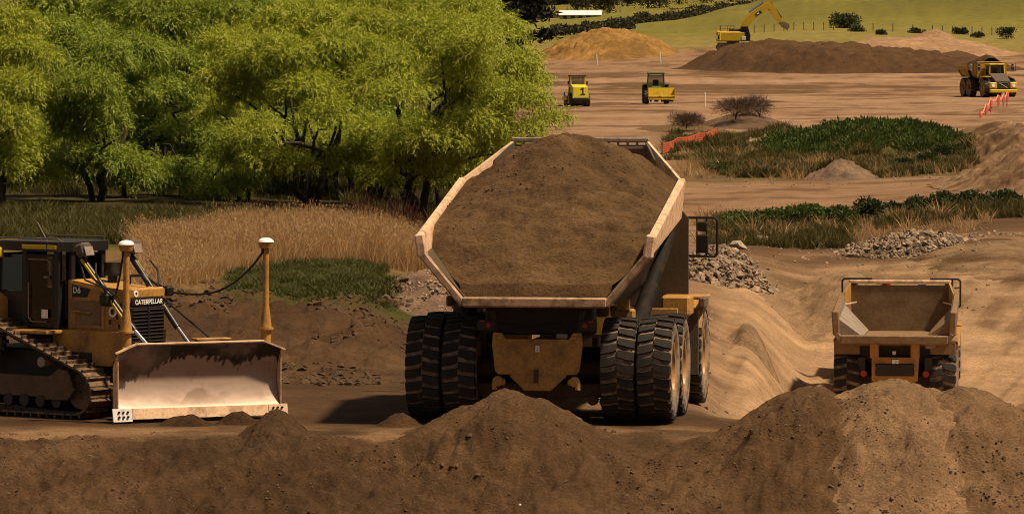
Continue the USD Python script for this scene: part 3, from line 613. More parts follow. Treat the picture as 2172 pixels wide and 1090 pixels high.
    bo = G().pts([(-.85, yb + 1.45, cz + 1.30), (.85, yb + 1.45, cz + 1.30), (-.75, yn, cz + .55), (.75, yn, cz + .55), (-.9, yb + 1.45, cz - .1), (.9, yb + 1.45, cz - .1), (-.75, yn, cz - .25), (.75, yn, cz - .25)]).build('bonnet', o.get('bonnet', ym), t, smooth=False)
    G().box((0, yn + .02, cz + .12), (1.0, .06, .62), .02).build('grille', 'decal_black', bo)
    for q in range(5): G().box((0, yn + .06, cz - .1 + .11 * q), (.98, .03, .025), .008).build('grille_bar', 'grey_plastic', bo)
    G().bar((-.42, yn + .085, cz - .12), (.42, yn + .085, cz + .36), .02, .04).build('grille_bar', 'white_paint', bo)
    G().box((0, yn + .05, cz - .42), (2 * tx + .1, .30, .34), .05).build('bumper', ym, t)
    for s in (-1, 1):
        G().box((s * (tx - .30), yn - .02, cz + .12), (.75, .35, .62), .08).build('headlamp_housing', ym, t)
        G().cyl((s * (tx - .30), yn + .15, cz + .12), (s * (tx - .30), yn + .18, cz + .12), .17, 16).build('headlight', 'letter_white', t)
        fx = o['front_x'][0]
        f = G().pts([(s * (fx - W * .55), a3 - R * 1.0, R * 1.55), (s * (fx + W * .50), a3 - R * 1.0, R * 1.55), (s * (fx - W * .55), a3 - R * .55, R * 2.14), (s * (fx + W * .50), a3 - R * .55, R * 2.14),
                     (s * (fx - W * .55), a3 - R * .55, R * 2.20), (s * (fx + W * .50), a3 - R * .55, R * 2.20), (s * (fx - W * .55), a3 - R * 1.06, R * 1.6), (s * (fx + W * .50), a3 - R * 1.06, R * 1.6)])
        f.box((s * fx, a3 + .1, R * 2.18), (W * 1.05, R * 1.4, .07), .02)
        f.build('front_fender', ym, t)
        if o.get('flap'):
            G().box((s * (fx - .02), a3 - R * 1.10, R * 1.32), (W * .9, .05, R * 1.35), .02).box((s * (fx + .36), a3 - R * .85, R * 2.1), (.14, .7, .22), .05).build('fender_flap', 'grey_plastic', t)
        # mirrors on a tubular frame
        mx, my, mz = s * o['mirror_x'], yb + 1.0, o['mirror_z']
        fr = G().tube([(s * (abs(mx) - .85), my, mz + .38), (mx - s * .06, my, mz + .38), (mx, my, mz + .32), (mx, my, mz - .36), (mx - s * .06, my, mz - .42), (s * (abs(mx) - .85), my, mz - .40)], .028, 8)
        fr.tube([(mx - s * .22, my, mz + .38), (mx - s * .22, my, mz - .41)], .018, 6).tube([(mx - s * .42, my, mz + .38), (mx - s * .42, my, mz - .41)], .018, 6)
        mf = fr.build('mirror_frame', 'black_frame', t)
        G().box((mx - s * .30, my, mz - .16), (.24, .10, .38), .04).build('mirror', 'black_frame', mf)
        G().box((mx - s * .30, my, mz + .20), (.20, .10, .20), .04).build('mirror', 'black_frame', mf)
        G().plate([(mx - s * .30 - .09, my - .056, mz - .31), (mx - s * .30 + .09, my - .056, mz - .31), (mx - s * .30 + .09, my - .056, mz - .01), (mx - s * .30 - .09, my - .056, mz - .01)], .004).build('mirror_glass', 'decal_black', mf, smooth=False)
    return t

# the big loaded truck
bigM = mat4((.43, 98.75, .05), -7.5, rx=-1.1)
big_o = dict(L1=5.8, L2=7.3, wf=1.30, wk=2.10, wr=2.16, wh=1.36, zf0=2.36, zf1=1.95, zk0=3.24, zk1=3.86, zr0=3.60, zr1=4.62, zh=5.36,
             body_mat='body_cream', rim_mat='rim_tan', side_mat='muddy_panel', head_mat='body_tan', rail_mat='body_grey', guard=True, ladder=True, corner_post=True, ribs=(), R=1.0, W=.68, Wf=.66, axles=(1.3, 3.42, 7.7), track=1.9,  # rim and side colours here have shade painted in
             rear_x=(1.53, 2.23), front_x=(2.22,), rim='machine_yellow', ram_x=1.62, tail='big', paint='machine_yellow', flap=True, mirror_x=2.70, mirror_z=3.40, lip_h=.19, cab_h=1.95)
big = dumper('dump_truck', 'big dump truck in the middle, seen from behind, heaped with brown soil', bigM, big_o)
# extra parts on its right flank
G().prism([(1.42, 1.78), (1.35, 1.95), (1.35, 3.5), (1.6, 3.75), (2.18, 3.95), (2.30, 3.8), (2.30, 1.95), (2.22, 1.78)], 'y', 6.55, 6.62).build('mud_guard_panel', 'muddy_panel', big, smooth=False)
G().box((1.22, 3.0, 2.42), (.20, .24, .95), .03).box((1.0, 2.6, 2.15), (.24, .3, .4), .04).build('ram_mount', 'machine_yellow', big)
G().box((1.45, 2.4, 1.95), (.42, .30, .34), .04).box((1.45, 2.24, 2.20), (.26, .05, .22), .02).build('battery_box', 'machine_yellow', big)
G().bar((1.3, 4.4, 1.98), (2.3, 4.4, 1.98), .10, .16).build('hand_rail', 'machine_yellow', big)
G().box((2.12, 6.1, 2.06), (.58, .9, .42), .05).build('fender_box', 'machine_yellow', big)

def load_mesh(o, crown, rear_slope, zfill, peak, seed, n=150):
    L1, L2 = o['L1'], o['L2']; ys = np.linspace(.03, L2 - .06, n); s = np.linspace(-1, 1, n); Y, S = np.meshgrid(ys, s, indexing='ij')
    zr = np.interp(ys, [0, L1, L2], [o['zr0'], o['zr1'], o['zh'] - .45]); zk = np.interp(ys, [0, L1], [o['zk0'], o['zk1']]); zf = np.interp(ys, [0, L2], [o['zf0'], o['zf1']])
    ez = np.minimum(zr - .07, zfill + rear_slope * ys)
    w = np.where(ez < zk, o['wf'] + (o['wk'] - o['wf']) * np.clip((ez - zf) / (zk - zf), 0, 1), o['wk'] + (o['wr'] - o['wk']) * np.clip((ez - zk) / (zr - zk), 0, 1))
    wmax = np.interp(ys, [0, L1, L2], [9, o['wr'], o['wh']]); w = np.minimum(w, wmax) - .02
    k = 9; pad = np.pad(ez, k, mode='edge'); ez = np.convolve(pad, np.ones(2 * k + 1) / (2 * k + 1), 'same')[k:-k]
    cr = np.interp(ys, [0, 1.0, 2.6, 4.2, 5.6, 6.6, L2], crown)
    cr = np.convolve(np.pad(cr, k, mode='edge'), np.ones(2 * k + 1) / (2 * k + 1), 'same')[k:-k]
    x = S * w[:, None]; shape = 1 - np.abs(S) ** 1.45
    z = ez[:, None] + cr[:, None] * shape
    z = np.where(z > peak - .25, peak - .25 + .25 * np.tanh((z - peak + .25) / .25), z)
    fade = np.clip((1 - np.abs(S)) * 8, 0, 1) * np.clip(Y / .5, 0, 1)
    z += fade * (.42 * fbm2(x, Y, .9, seed, 5) + .42 * fbm2(x * .45, Y, .26, seed + 1, 4))
    z[0] = zfill - .22; z[1] = np.minimum(z[1], zfill + .02)
    v = np.stack([x, Y, z], -1).reshape(-1, 3)
    i = (np.arange(n - 1)[:, None] * n + np.arange(n - 1)).ravel()
    f = np.vstack([np.stack([i, i + n + 1, i + 1], 1), np.stack([i, i + n, i + n + 1], 1)])
    return v, f
v, f = load_mesh(big_o, [.0, -.10, .50, 1.12, 1.05, .75, .30], 1.15, 2.42, 5.48, 40)
c = np.array([.100, .060, .029]) * (1 + .9 * fbm2(v[:, 0] * .5, v[:, 1], .22, 43, 3) + .5 * fbm2(v[:, 0], v[:, 1], .8, 41, 4))[:, None]
vw = np.c_[v, np.ones(len(v))] @ bigM.T
tag(obj('soil_load', (vw[:, :3], f), 'load_earth', smooth=True, col=c), 'heaped brown soil filling the body of the big dump truck', 'soil load')

LOADP = vw[:, :3]
# the empty truck on the right, down the ramp
smallM = mat4((X(1897, 140), 140, -2.92), -6.0, rx=.5)
small_o = dict(L1=4.2, L2=5.0, wf=1.36, wk=1.50, wr=1.52, wh=1.36, zf0=2.10, zf1=1.95, zk0=2.25, zk1=2.4, zr0=2.82, zr1=3.05, zh=3.30,
               body_mat='body_tan', inner_mat='body_tan', head_mat='body_tan', rail_mat='body_cream', lip_slope=True, lip_h=.24, corner_post=True, R=.92, W=.72, axles=(1.25, 3.05, 7.0), track=1.35,
               rear_x=(1.30,), front_x=(1.30,), rim='body_cream', ram_x=.8, tail='small', paint='machine_yellow', mirror_x=1.66, mirror_z=2.95, beacon=True, cab_h=1.30, cab_x=.05, rubber='tread_rubber', lugs=18)
small = dumper('dump_truck', 'small empty dump truck on the ramp at the right, seen from behind', smallM, small_o)
for s in (-1, 1):
    G().pts([(s * 1.5, 4.1, 2.72), (s * 1.5, 4.2, 2.72), (s * 1.2, 4.9, 2.74), (s * 1.2, 4.9, 2.78), (s * 1.5, 4.1, 2.77), (s * 1.5, 4.2, 2.77)]).build('corner_step', 'body_cream', small)
    G().pts([(s * 1.5, 4.15, 3.04), (s * 1.36, 4.95, 3.30), (s * 1.36, 4.95, 2.78), (s * 1.5, 4.15, 2.78), (s * 1.52, 4.19, 3.04), (s * 1.39, 4.99, 3.30), (s * 1.39, 4.99, 2.78), (s * 1.52, 4.19, 2.78)]).build('corner_gusset', 'machine_yellow', small, smooth=False)
    # lower chamfers between floor and walls; left side paler, sunlight put into colour
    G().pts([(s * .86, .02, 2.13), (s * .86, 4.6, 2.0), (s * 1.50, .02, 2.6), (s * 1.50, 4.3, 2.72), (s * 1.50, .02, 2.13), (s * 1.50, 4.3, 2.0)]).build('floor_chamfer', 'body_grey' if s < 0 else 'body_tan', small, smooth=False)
    G().plate([(s * 1.495, .1, 2.6), (s * 1.495, 4.2, 2.72), (s * 1.505, 4.2, 3.0), (s * 1.505, .1, 2.78)][::s], .008).build('wall_liner', 'body_grey' if s < 0 else 'body_tan', small, smooth=False)  # left liner takes the paler colour to show sunlight on that wall
G().box((.95, .7, 1.94), (.3, .8, .3), .05).build('mud_guard', 'body_grey', small)
for s in (-1, 1): G().box((s * 1.30, 1.25, 1.98), (.74, 1.5, .05), .02).box((s * 1.30, .52, 1.80), (.70, .05, .36), .02).build('rear_fender', 'body_tan', small)

# the far yellow truck coming down the flats
farM = mat4((X(2128, 507), 510, .25), 180 + 14, rx=0)
farM = farM @ mat4((0, -8.0, 0))
far_o = dict(L1=4.6, L2=5.4, wf=1.1, wk=1.55, wr=1.58, wh=1.5, zf0=2.1, zf1=1.95, zk0=2.7, zk1=2.9, zr0=3.05, zr1=3.25, zh=3.45,
             body_mat='dumper_yellow', R=.95, W=.66, axles=(1.35, 3.1, 7.3), track=1.35, rear_x=(1.32,), front_x=(1.32,), rim='dumper_yellow', ram_x=.9, tail='', paint='bright_yellow', bonnet='grey_plastic', mirror_x=2.05, mirror_z=3.0, cab_h=1.75, roof='bright_yellow', pillar='bright_yellow', lugs=16)
far = dumper('dump_truck', 'far yellow dump truck loaded with dark soil, coming towards the camera at the upper right', farM, far_o)
for s in (-1, 1): G().rev([(.26, 0), (.34, 0), (.34, .012), (.26, .012)], (s * 1.72, 4.2, 2.95), 'x', 20).build('round_emblem', 'letter_white', far)
v, f = load_mesh(far_o, [.0, .4, .9, 1.1, .9, .5, .1], .55, 2.2, 4.3, 44, 60)
vw = np.c_[v, np.ones(len(v))] @ farM.T
tag(obj('soil_load', (vw[:, :3], f), 'load_earth', smooth=True, col=np.tile(UMBER * .9, (len(v), 1))), 'dark soil hump riding in the far yellow dump truck', 'soil load')

# ---------------------------------------------------------------- crawler with blade, left
HEAD = -126.87
dzM = mat4((-8.85, 102.45, .06), HEAD)
dz = thing('bulldozer', 'yellow crawler bulldozer with pale worn blade and two survey masts, at the left', 'bulldozer', dzM)
def track_path():
    from shapely.geometry import Point
    from shapely.ops import unary_union
    h = unary_union([Point(1.42, .46).buffer(.43, 24), Point(-1.75, .46).buffer(.43, 24), Point(-.95, 1.36).buffer(.42, 24)]).convex_hull
    return h.exterior
ring = track_path(); NS = int(ring.length / .205)
for s in (-1, 1):
    tr = thing('track', None, None, None, parent=dz)
    for k in range(NS):
        a = ring.interpolate(k * ring.length / NS); b = ring.interpolate((k + .5) * ring.length / NS % ring.length); c2 = ring.interpolate((k + .97) * ring.length / NS % ring.length)
        tdir = np.array([c2.x - a.x, c2.y - a.y]); tdir /= np.linalg.norm(tdir); nrm = np.array([tdir[1], -tdir[0]])
        if (np.array([b.x, b.y]) - np.array([-.4, .7])) @ nrm < 0: nrm = -nrm
        g = G(); A, C = np.array([a.x, a.y]), np.array([c2.x, c2.y]); x0, x1 = s * 1.0 - .31, s * 1.0 + .31
        def q3(p, x): return (x, p[0], p[1])
        g.pts([q3(p, x) for x in (x0, x1) for p in (A - nrm * .02, C - nrm * .02, A + nrm * .02, C + nrm * .02)])
        m_ = A * .78 + C * .22
        g.pts([q3(p, x) for x in (x0 + .01, x1 - .01) for p in (m_ - tdir * .022, m_ + tdir * .03, m_ - tdir * .012 + nrm * .085, m_ + tdir * .016 + nrm * .085)])
        g.build('track_shoe', 'track_steel', tr, smooth=False)
    gl = G()
    for k in range(NS):
        a = ring.interpolate(k * ring.length / NS); c2 = ring.interpolate((k + .9) * ring.length / NS % ring.length)
        ctr = np.array([-.4, .7]); A, C = np.array([a.x, a.y]), np.array([c2.x, c2.y])
        ia, ic = A + (ctr - A) / np.linalg.norm(ctr - A) * .12, C + (ctr - C) / np.linalg.norm(ctr - C) * .12
        for xo in (-.13, .13): gl.pts([(s * 1.0 + xo + e, *p) for e in (-.03, .03) for p in (A, C, ia, ic)])
    gl.build('track_chain', 'dark_steel', tr, smooth=False)
    # track frame caked in mud, idler, rollers, elevated sprocket
    G().prism([(-1.62, .34), (1.18, .34), (1.30, .60), (1.10, .74), (-1.45, .74)], 'x', s * 1.0 - .20, s * 1.0 + .22).build('track_frame', 'mud_plate', tr, smooth=False)
    G().prism([(.62, .30), (1.20, .30), (1.38, .50), (1.22, .86), (.98, .90), (.70, .72)], 'x', s * 1.0 + (.22 if s > 0 else -.26), s * 1.0 + (.26 if s > 0 else -.22)).build('guard_plate', 'mud_plate', tr, smooth=False)
    G().rev([(.02, -.10), (.33, -.10), (.35, -.05), (.35, .05), (.33, .10), (.02, .10)], (s * 1.0, 1.42, .46), 'x', 28).build('idler', 'track_steel', tr)
    G().rev([(.02, -.10), (.33, -.10), (.35, -.05), (.35, .05), (.33, .10), (.02, .10)], (s * 1.0, -1.75, .46), 'x', 28).build('idler', 'track_steel', tr)
    sp = G().rev([(.02, -.07), (.28, -.07), (.28, .07), (.02, .07)], (s * 1.0, -.95, 1.36), 'x', 28)
    for k in range(14):
        aa = 2 * np.pi * k / 14; sp.box((s * 1.0, -.95 + .31 * math.cos(aa), 1.36 + .31 * math.sin(aa)), (.12, .09, .07), .01, (math.degrees(aa), 0, 0))
    sp.build('sprocket', 'dark_steel', tr)
    for k, yy in enumerate(np.linspace(-1.2, .9, 6)): G().cyl((s * 1.0 - .16, yy, .26), (s * 1.0 + .24, yy, .26), .12, 14).build('roller', 'dark_steel', tr)
    G().cyl((s * 1.0 - .1, .55, 1.02), (s * 1.0 + .29, .55, 1.02), .10, 16).build('carrier_cap', 'body_grey', tr)
G().box((0, -.2, .85), (1.35, 3.1, .75), .04).build('belly', 'dark_steel', dz)
# rear tank, fender deck, cab, bonnet
rt = G().prism([(-2.0, 1.62), (-.86, 1.62), (-.86, 2.20), (-1.15, 2.36), (-2.0, 2.36)], 'x', -1.05, 1.12).build('fuel_tank', 'machine_yellow', dz, smooth=False)
G().box((1.125, -1.72, 1.86), (.03, .55, .40), .01).build('tank_door', 'machine_yellow', rt)
G().box((0, -.35, 1.58), (2.30, 1.85, .07), .015).build('fender_deck', 'machine_yellow', dz)
fe = thing('fire_extinguisher', None, None, None, parent=dz)
G().cyl((1.18, -1.02, 1.72), (1.18, -1.02, 2.08), .085, 14).cyl((1.18, -1.02, 2.08), (1.18, -1.02, 2.15), .085, 14, .03).build('cylinder', 'extinguisher_red', fe)
G().cyl((1.18, -1.02, 2.15), (1.18, -1.02, 2.22), .028, 8).box((1.20, -.99, 2.23), (.04, .12, .03), .01).tube([(1.19, -.95, 2.2), (1.24, -.90, 2.0), (1.24, -.93, 1.8)], .014, 6).build('valve', 'dark_steel', fe)
for zz in (1.82, 1.94): G().cyl((1.18, -1.02, zz), (1.18, -1.02, zz + .06), .088, 14).build('label_band', 'label_pink', fe)
cw, y1, y2, zc, zt = .66, -1.12, .60, 1.62, 3.28
cabp = thing('cab', None, None, None, parent=dz)
for (xx, yy) in ((cw, y1), (cw, -.42), (cw, .42), (-cw, y1), (-cw, -.42), (-cw, .42), (.46, y2), (-.46, y2)):
    G().bar((xx, yy, zc), (xx * .97, yy, zt), .13 if abs(yy) < .5 else .11, .12).build('pillar', 'black_frame', cabp)
for s in (-1, 1):
    G().box((s * cw, -.77, zc + .36), (.07, .62, .72), .02).build('lower_panel', 'black_frame', cabp)
    G().plate([(s * (cw + .01), -1.06, zc + .72), (s * (cw + .01), -.48, zc + .72), (s * cw * .98, -.48, zt - .22), (s * cw * .98, -1.06, zt - .22)], .012).build('side_window', 'window_glass', cabp, smooth=False)
    dr = G(); P4 = [(s * (cw + .035), -.33, zc + .06), (s * (cw + .035), .34, zc + .06), (s * (cw + .02), .34, zt - .22), (s * (cw + .02), -.33, zt - .22), (s * (cw + .035), -.33, zc + .06)]
    bar_frame(dr, P4, .05, .05); d_ = dr.build('door', 'black_frame', dz)
    G().plate(P4[:4], .012).build('door_glass', 'window_glass', d_, smooth=False)
    gt = G(); gt.tube([(s * (cw + .07), -.28, zt - .3), (s * (cw + .07), .22, zt - .3), (s * (cw + .07), .29, zt - .38), (s * (cw + .07), .29, zt - .62)], .014, 6); gt.tube([(s * (cw + .075), -.28, zc + .9), (s * (cw + .075), -.28, zc + .22), (s * (cw + .075), -.20, zc + .14), (s * (cw + .075), .2, zc + .14)], .014, 6); gt.build('door_trim', 'body_grey', d_)
    G().box((s * (cw + .08), .2, zc + 1.02), (.05, .14, .04), .01).build('door_handle', 'body_grey', d_)
    G().plate([(s * cw, .48, zc + .9), (s * .47, y2, zc + .9), (s * .46, y2, zt - .2), (s * cw * .98, .48, zt - .2)], .012).build('corner_window', 'window_glass', cabp, smooth=False)
G().box((cw + .085, .16, zc + .30), (.006, .17, .17), .001).build('door_label', 'label_pink', cabp)
G().plate([(-.44, y2 + .02, zc + .9), (.44, y2 + .02, zc + .9), (.43, y2 + .02, zt - .2), (-.43, y2 + .02, zt - .2)], .012).build('windscreen', 'window_glass', cabp, smooth=False)
G().plate([(-cw + .05, y1, zc + .72), (cw - .05, y1, zc + .72), (cw - .07, y1, zt - .2), (-cw + .07, y1, zt - .2)], .012).build('rear_window', 'window_glass', cabp, smooth=False)
G().box((0, y1 + .02, zc + .36), (1.3, .06, .72), .02).build('lower_panel', 'black_frame', cabp)
G().box((0, y2 - .03, zc + .45), (.92, .06, .9), .02).build('lower_panel', 'black_frame', cabp)
rf = G().prism([(-.76, y1 - .12), (.76, y1 - .12), (.76, .50), (.52, y2 + .10), (-.52, y2 + .10), (-.76, .50)], 'z', zt - .14, zt + .05).build('roof', 'black_frame', cabp, smooth=False)
for (ya, yb2) in ((-.42, .22), (.25, .48)):
    G().box((.765, (ya + yb2) / 2, zt - .055), (.02, yb2 - ya, .085), .004).build('roof_stripe', 'bright_yellow', cabp)
G().box((.55, y2 - .02, zt - .055), (.3, .02, .08), .004, (0, 0, -37)).build('roof_stripe', 'bright_yellow', cabp)
G().tube([(.74, y1, zt + .06), (.74, y1, zt + .11), (.70, .46, zt + .11), (.66, .54, zt + .05)], .018, 6).tube([(-.74, y1, zt + .06), (-.74, y1, zt + .11), (-.70, .46, zt + .11)], .018, 6).build('roof_rail', 'grey_plastic', cabp)
G().tube([(.60, .1, zt + .05), (.58, -.18, zt + .42)], .008, 5).build('aerial', 'grey_plastic', cabp)
G().box((0, -.45, zc + .45), (.55, .5, .5), .12).box((0, -.72, zc + .95), (.52, .16, .8), .07).build('seat', 'decal_black', cabp)
G().bar((.30, -.30, zc + 1.2), (.28, .15, zc + .75), .10, .02).build('seat_cover', 'seat_red', cabp)
G().box((0, .40, zc + .55), (.9, .16, .8), .05).build('dashboard', 'decal_black', cabp)
G().box((.80, -1.02, zt - .18), (.15, .18, .20), .03).build('side_lamp', 'bright_yellow', cabp)
rp_ = G().bar((1.0, -1.45, 2.3), (1.0, -1.45, zt + .0), .10, .12).bar((1.0, -1.45, zt - .02), (-.9, -1.45, zt - .02), .10, .12).bar((-.9, -1.45, 2.3), (-.9, -1.45, zt), .10, .12).build('roll_bar', 'machine_yellow', dz)
bc = thing('beacon', None, None, None, parent=dz)
G().cyl((.98, -1.38, zt + .0), (.98, -1.38, zt + .09), .06, 12).build('base', 'grey_plastic', bc)
G().cyl((.98, -1.38, zt + .09), (.98, -1.38, zt + .21), .062, 14, .055).build('lamp', 'beacon_amber', bc)
# bonnet
bn = G().prism([(.58, 1.62), (2.08, 1.62), (2.18, 2.42), (1.30, 2.50), (.58, 2.60)], 'x', -.52, .52).build('bonnet', 'machine_yellow', dz, smooth=False)
for s in (-1, 1):
    sdp = G().prism([(.64, 1.66), (1.52, 1.66), (1.55, 2.30), (1.42, 2.42), (.64, 2.55)], 'x', .525 * s - .012, .525 * s + .012).build('bonnet_side_panel', 'machine_yellow', dz, smooth=False)
    G().prism([(.70, 2.26), (1.08, 2.26), (1.17, 2.42), (.70, 2.50)], 'x', s * .535 - .01, s * .535 + .01).build('black_decal', 'decal_black', sdp, smooth=False)
    G().bar((s * .58, .72, 2.0), (s * .58, 1.22, 1.96), .035, .035).cyl((s * .53, .75, 2.0), (s * .58, .75, 2.0), .02, 6).cyl((s * .53, 1.2, 1.96), (s * .58, 1.2, 1.96), .02, 6).build('grab_handle', 'machine_yellow', sdp)
    G().prism([(.78, 1.72), (1.44, 1.72), (1.44, 2.2), (.78, 2.2)], 'x', s * .538 - .006, s * .538 + .006).build('worn_patch', 'body_tan', sdp, smooth=False)
    for k, (yy, zz) in enumerate(((1.68, 2.25), (1.72, 2.0), (1.66, 1.8), (1.85, 1.9), (1.95, 2.12), (1.9, 1.72), (2.02, 1.86))): G().box((s * .523, yy, zz), (.012, .05, .09), .003).build('vent_slot', 'decal_black', bn)
    G().rev([(.06, 0), (.105, 0), (.105, .008), (.06, .008)], (s * .525, 1.74, 2.0), 'x', 20).build('round_decal', 'letter_white', bn)
tm = meshkit.text_mesh('D6', .11, .004, True); T = np.eye(4); T[:3, 0], T[:3, 1], T[:3, 2], T[:3, 3] = (0, 1, 0), (0, 0, 1), (1, 0, 0), (.546, .72, 2.34); tm.apply_transform(T); obj('lettering', tm, 'letter_white', bn)
G().box((0, 2.13, 2.36), (.98, .14, .20), .03).build('nose_band', 'machine_yellow', bn)
G().box((0, 2.16, 2.19), (.96, .08, .14), .01).build('name_plate', 'decal_black', bn)
tm = meshkit.text_mesh('CATERPILLAR', .085, .005, True); wtx = tm.bounds[1][0] - tm.bounds[0][0]; T = np.eye(4); T[:3, 0], T[:3, 1], T[:3, 2] = (-1, 0, 0), (0, 0, 1), (0, 1, 0); tm.apply_scale([.80 / wtx, 1, 1]); T[:3, 3] = (.40, 2.202, 2.15); tm.apply_transform(T); obj('lettering', tm, 'letter_white', bn)
gr = G().box((0, 2.14, 1.62), (1.0, .10, .96), .02).build('grille', 'black_frame', dz)
for k in range(13): G().box((0, 2.20, 1.22 + .068 * k), (.92, .03, .018), .004).build('grille_bar', 'dark_steel', gr)
G().box((0, 2.205, 1.62), (.06, .04, .94), .01).build('grille_post', 'black_frame', gr)
G().rev([(.035, 0), (.06, 0), (.06, .02), (.035, .02)], (.38, 2.2, 2.36), 'y', 16).build('nose_badge', 'letter_white', bn)
G().prism([(.30, .95), (1.75, .95), (2.1, 1.25), (2.12, 1.62), (.30, 1.62)], 'x', -.62, .66).build('side_frame', 'machine_yellow', dz, smooth=False)
G().cyl((-.2, 1.1, 2.45), (-.2, 1.1, 2.72), .10, 14).cyl((-.2, 1.1, 2.66), (-.2, 1.1, 2.92), .17, 16).build('air_cleaner', 'black_frame', dz)
G().tube([(-.25, 1.5, 2.5), (-.25, 1.5, 2.66), (-.25, 1.85, 2.68), (-.25, 1.95, 2.58), (-.25, 1.95, 2.46)], .028, 7).build('engine_hose', 'black_frame', dz)
for s in (-1, 1):
    # lift rams with lamps on top
    top = np.array([s * .72, 1.12, 3.02]); mid = np.array([s * .70, 1.75, 2.25]); bot = np.array([s * .60, 2.75, 1.35])
    lr = thing('lift_ram', None, None, None, parent=dz)
    G().cyl(top, mid * .35 + bot * .65, .062, 12).build('barrel', 'black_frame', lr)
    G().bar(top + np.array([s * .06, .02, .0]), mid * .6 + bot * .4 + np.array([s * .06, .02, 0]), .035, .05).build('stripe', 'bright_yellow', lr)
    G().cyl(mid * .4 + bot * .6, bot, .042, 12).build('rod', 'chrome', lr)
    G().box(mid, (.26, .26, .26), .05).build('trunnion', 'black_frame', lr)
    hs = G(); hs.tube([top + (0, .08, -.05), top + (s * .05, .30, -.35), mid + (s * .05, .22, .10), mid + (0, .1, 0)], .022, 6).tube([top + (s * .1, .0, 0), top + (s * .14, .2, -.4), mid + (s * .10, .1, .2)], .018, 6).tube([mid + (s * .08, .05, .1), mid + (s * .22, -.1, .5), mid + (s * .1, -.2, .7)], .018, 6); hs.build('hose', 'black_frame', lr)
    hl = thing('work_lamp', None, None, None, parent=dz)
    G().box(top + (0, .04, .18), (.30, .24, .26), .05, (18, 0, 0)).build('housing', 'grey_plastic', hl)
    G().box(top + (0, .18, .16), (.24, .02, .18), .01, (18, 0, 0)).build('lens', 'body_grey', hl)
G().box((-.86, 1.95, 2.36), (.20, .22, .20), .04).build('sensor_box', 'black_frame', dz)
G().tube([(-.80, 1.9, 2.2), (-.95, 2.5, 1.75), (-1.1, 2.85, 1.45)], .022, 6).build('hose', 'black_frame', dz)
# blade: curved shell, cutting edge, end bits, top edge, brackets
BA = -29.0
bl = UsdGeom.Xform.Define(stage, numbered(path_of(dz), 'blade')); bl.AddTransformOp().Set(gf(mat4((0, 3.40, 0), BA)))
nb, mb = 170, 80; bw = 1.67
zz = np.linspace(.20, 1.44, mb); q = (zz - .20) / 1.24
prof = .05 + .24 * (1 - np.sin(np.pi * np.clip(q * .92 + .04, 0, 1)) ** .9) + .03 * q
xs = np.linspace(-bw, bw, nb); Xg, Qg = np.meshgrid(xs, q, indexing='ij'); Yg = np.broadcast_to(prof, Xg.shape); Zg = np.broadcast_to(zz, Xg.shape).copy()
Zg = Zg - .16 * np.clip((np.abs(Xg) - 1.30) / .42, 0, 1) ** 1.3 * Qg
Yg = Yg + .02 * fbm2(Xg, Zg, .5, 60)
fv = np.stack([Xg, Yg, Zg], -1).reshape(-1, 3); bv = fv - np.array([0, .06, 0])
i = (np.arange(nb - 1)[:, None] * mb + np.arange(mb - 1)).ravel(); N_ = nb * mb
fq = np.stack([i, i + mb, i + mb + 1, i + 1], 1); bq = fq[:, ::-1] + N_
edge = [(k, k + 1) for k in range(mb - 1)] + [((nb - 1) * mb + k + 1, (nb - 1) * mb + k) for k in range(mb - 1)] + [(k * mb + mb - 1, (k + 1) * mb + mb - 1) for k in range(nb - 1)] + [((k + 1) * mb, k * mb) for k in range(nb - 1)]
eq = np.array([(b, a, a + N_, b + N_) for a, b in edge])
quads = np.vstack([fq[:, ::-1], bq[:, ::-1], eq]); 
# wet soil still stuck along the top, dust below
wst = fbm2(Xg, Zg, .55, 61, 5); wst2 = fbm2(Xg, Zg * .35, .10, 62, 4)
lim = .64 + .26 * wst + .22 * wst2 + .25 * fbm2(Xg, Zg * .5, .045, 66, 2) - .30 * np.clip((Xg - .55) / 1.0, 0, 1) + .10 * np.clip((-Xg - .9) / .6, 0, 1) + .12 * np.exp(-((Xg - .1) / .8) ** 2)
k_ = smooth(lim - .02, lim + .03, Qg + 0 * Xg) * smooth(1.0, .97, Qg)
soft = smooth(.12, .3, wst2 + .5 * wst) * .5
steel = np.array([.33, .24, .19]); muddy = np.array([.016, .011, .007]); dusty = np.array([.15, .098, .066])
cc = steel * (1 + .35 * fbm2(Xg * .3, Zg, .12, 63, 4))[..., None]
cc = cc * (1 - soft[..., None] * .8) + dusty * soft[..., None] * .8
kb = (k_ * (.45 + .55 * smooth(-.25, .1, wst + .5 * fbm2(Xg, Zg, .25, 65))))[..., None]; kb = np.where(Xg[..., None] > .6, np.maximum(kb * .85, 0), kb)
cc = cc * (1 - kb) + muddy * kb
low = (smooth(.26, .20, Qg + .5 * fbm2(Xg, Zg, .4, 64, 4)) * smooth(-1.0, -.3, Xg) * smooth(1.1, .2, Xg) * np.where(Xg < .8, 1, 0) * .6)[..., None]; low = low * smooth(.0, .08, Qg)[..., None]
cc = cc * (1 - low) + dusty * low
cc = np.concatenate([cc.reshape(-1, 3), np.tile(np.array([.30, .16, .05]), (N_, 1))])
obj('mouldboard', (np.vstack([fv, bv]), quads), 'blade_steel', bl, smooth=True, col=np.clip(cc, .005, .9))
G().pts([(x, y, z) for x in (-1.40, 1.40) for (y, z) in ((.30, .02), (.33, .02), (.275, .22), (.24, .22))]).build('cutting_edge', 'body_cream', bl, smooth=False)
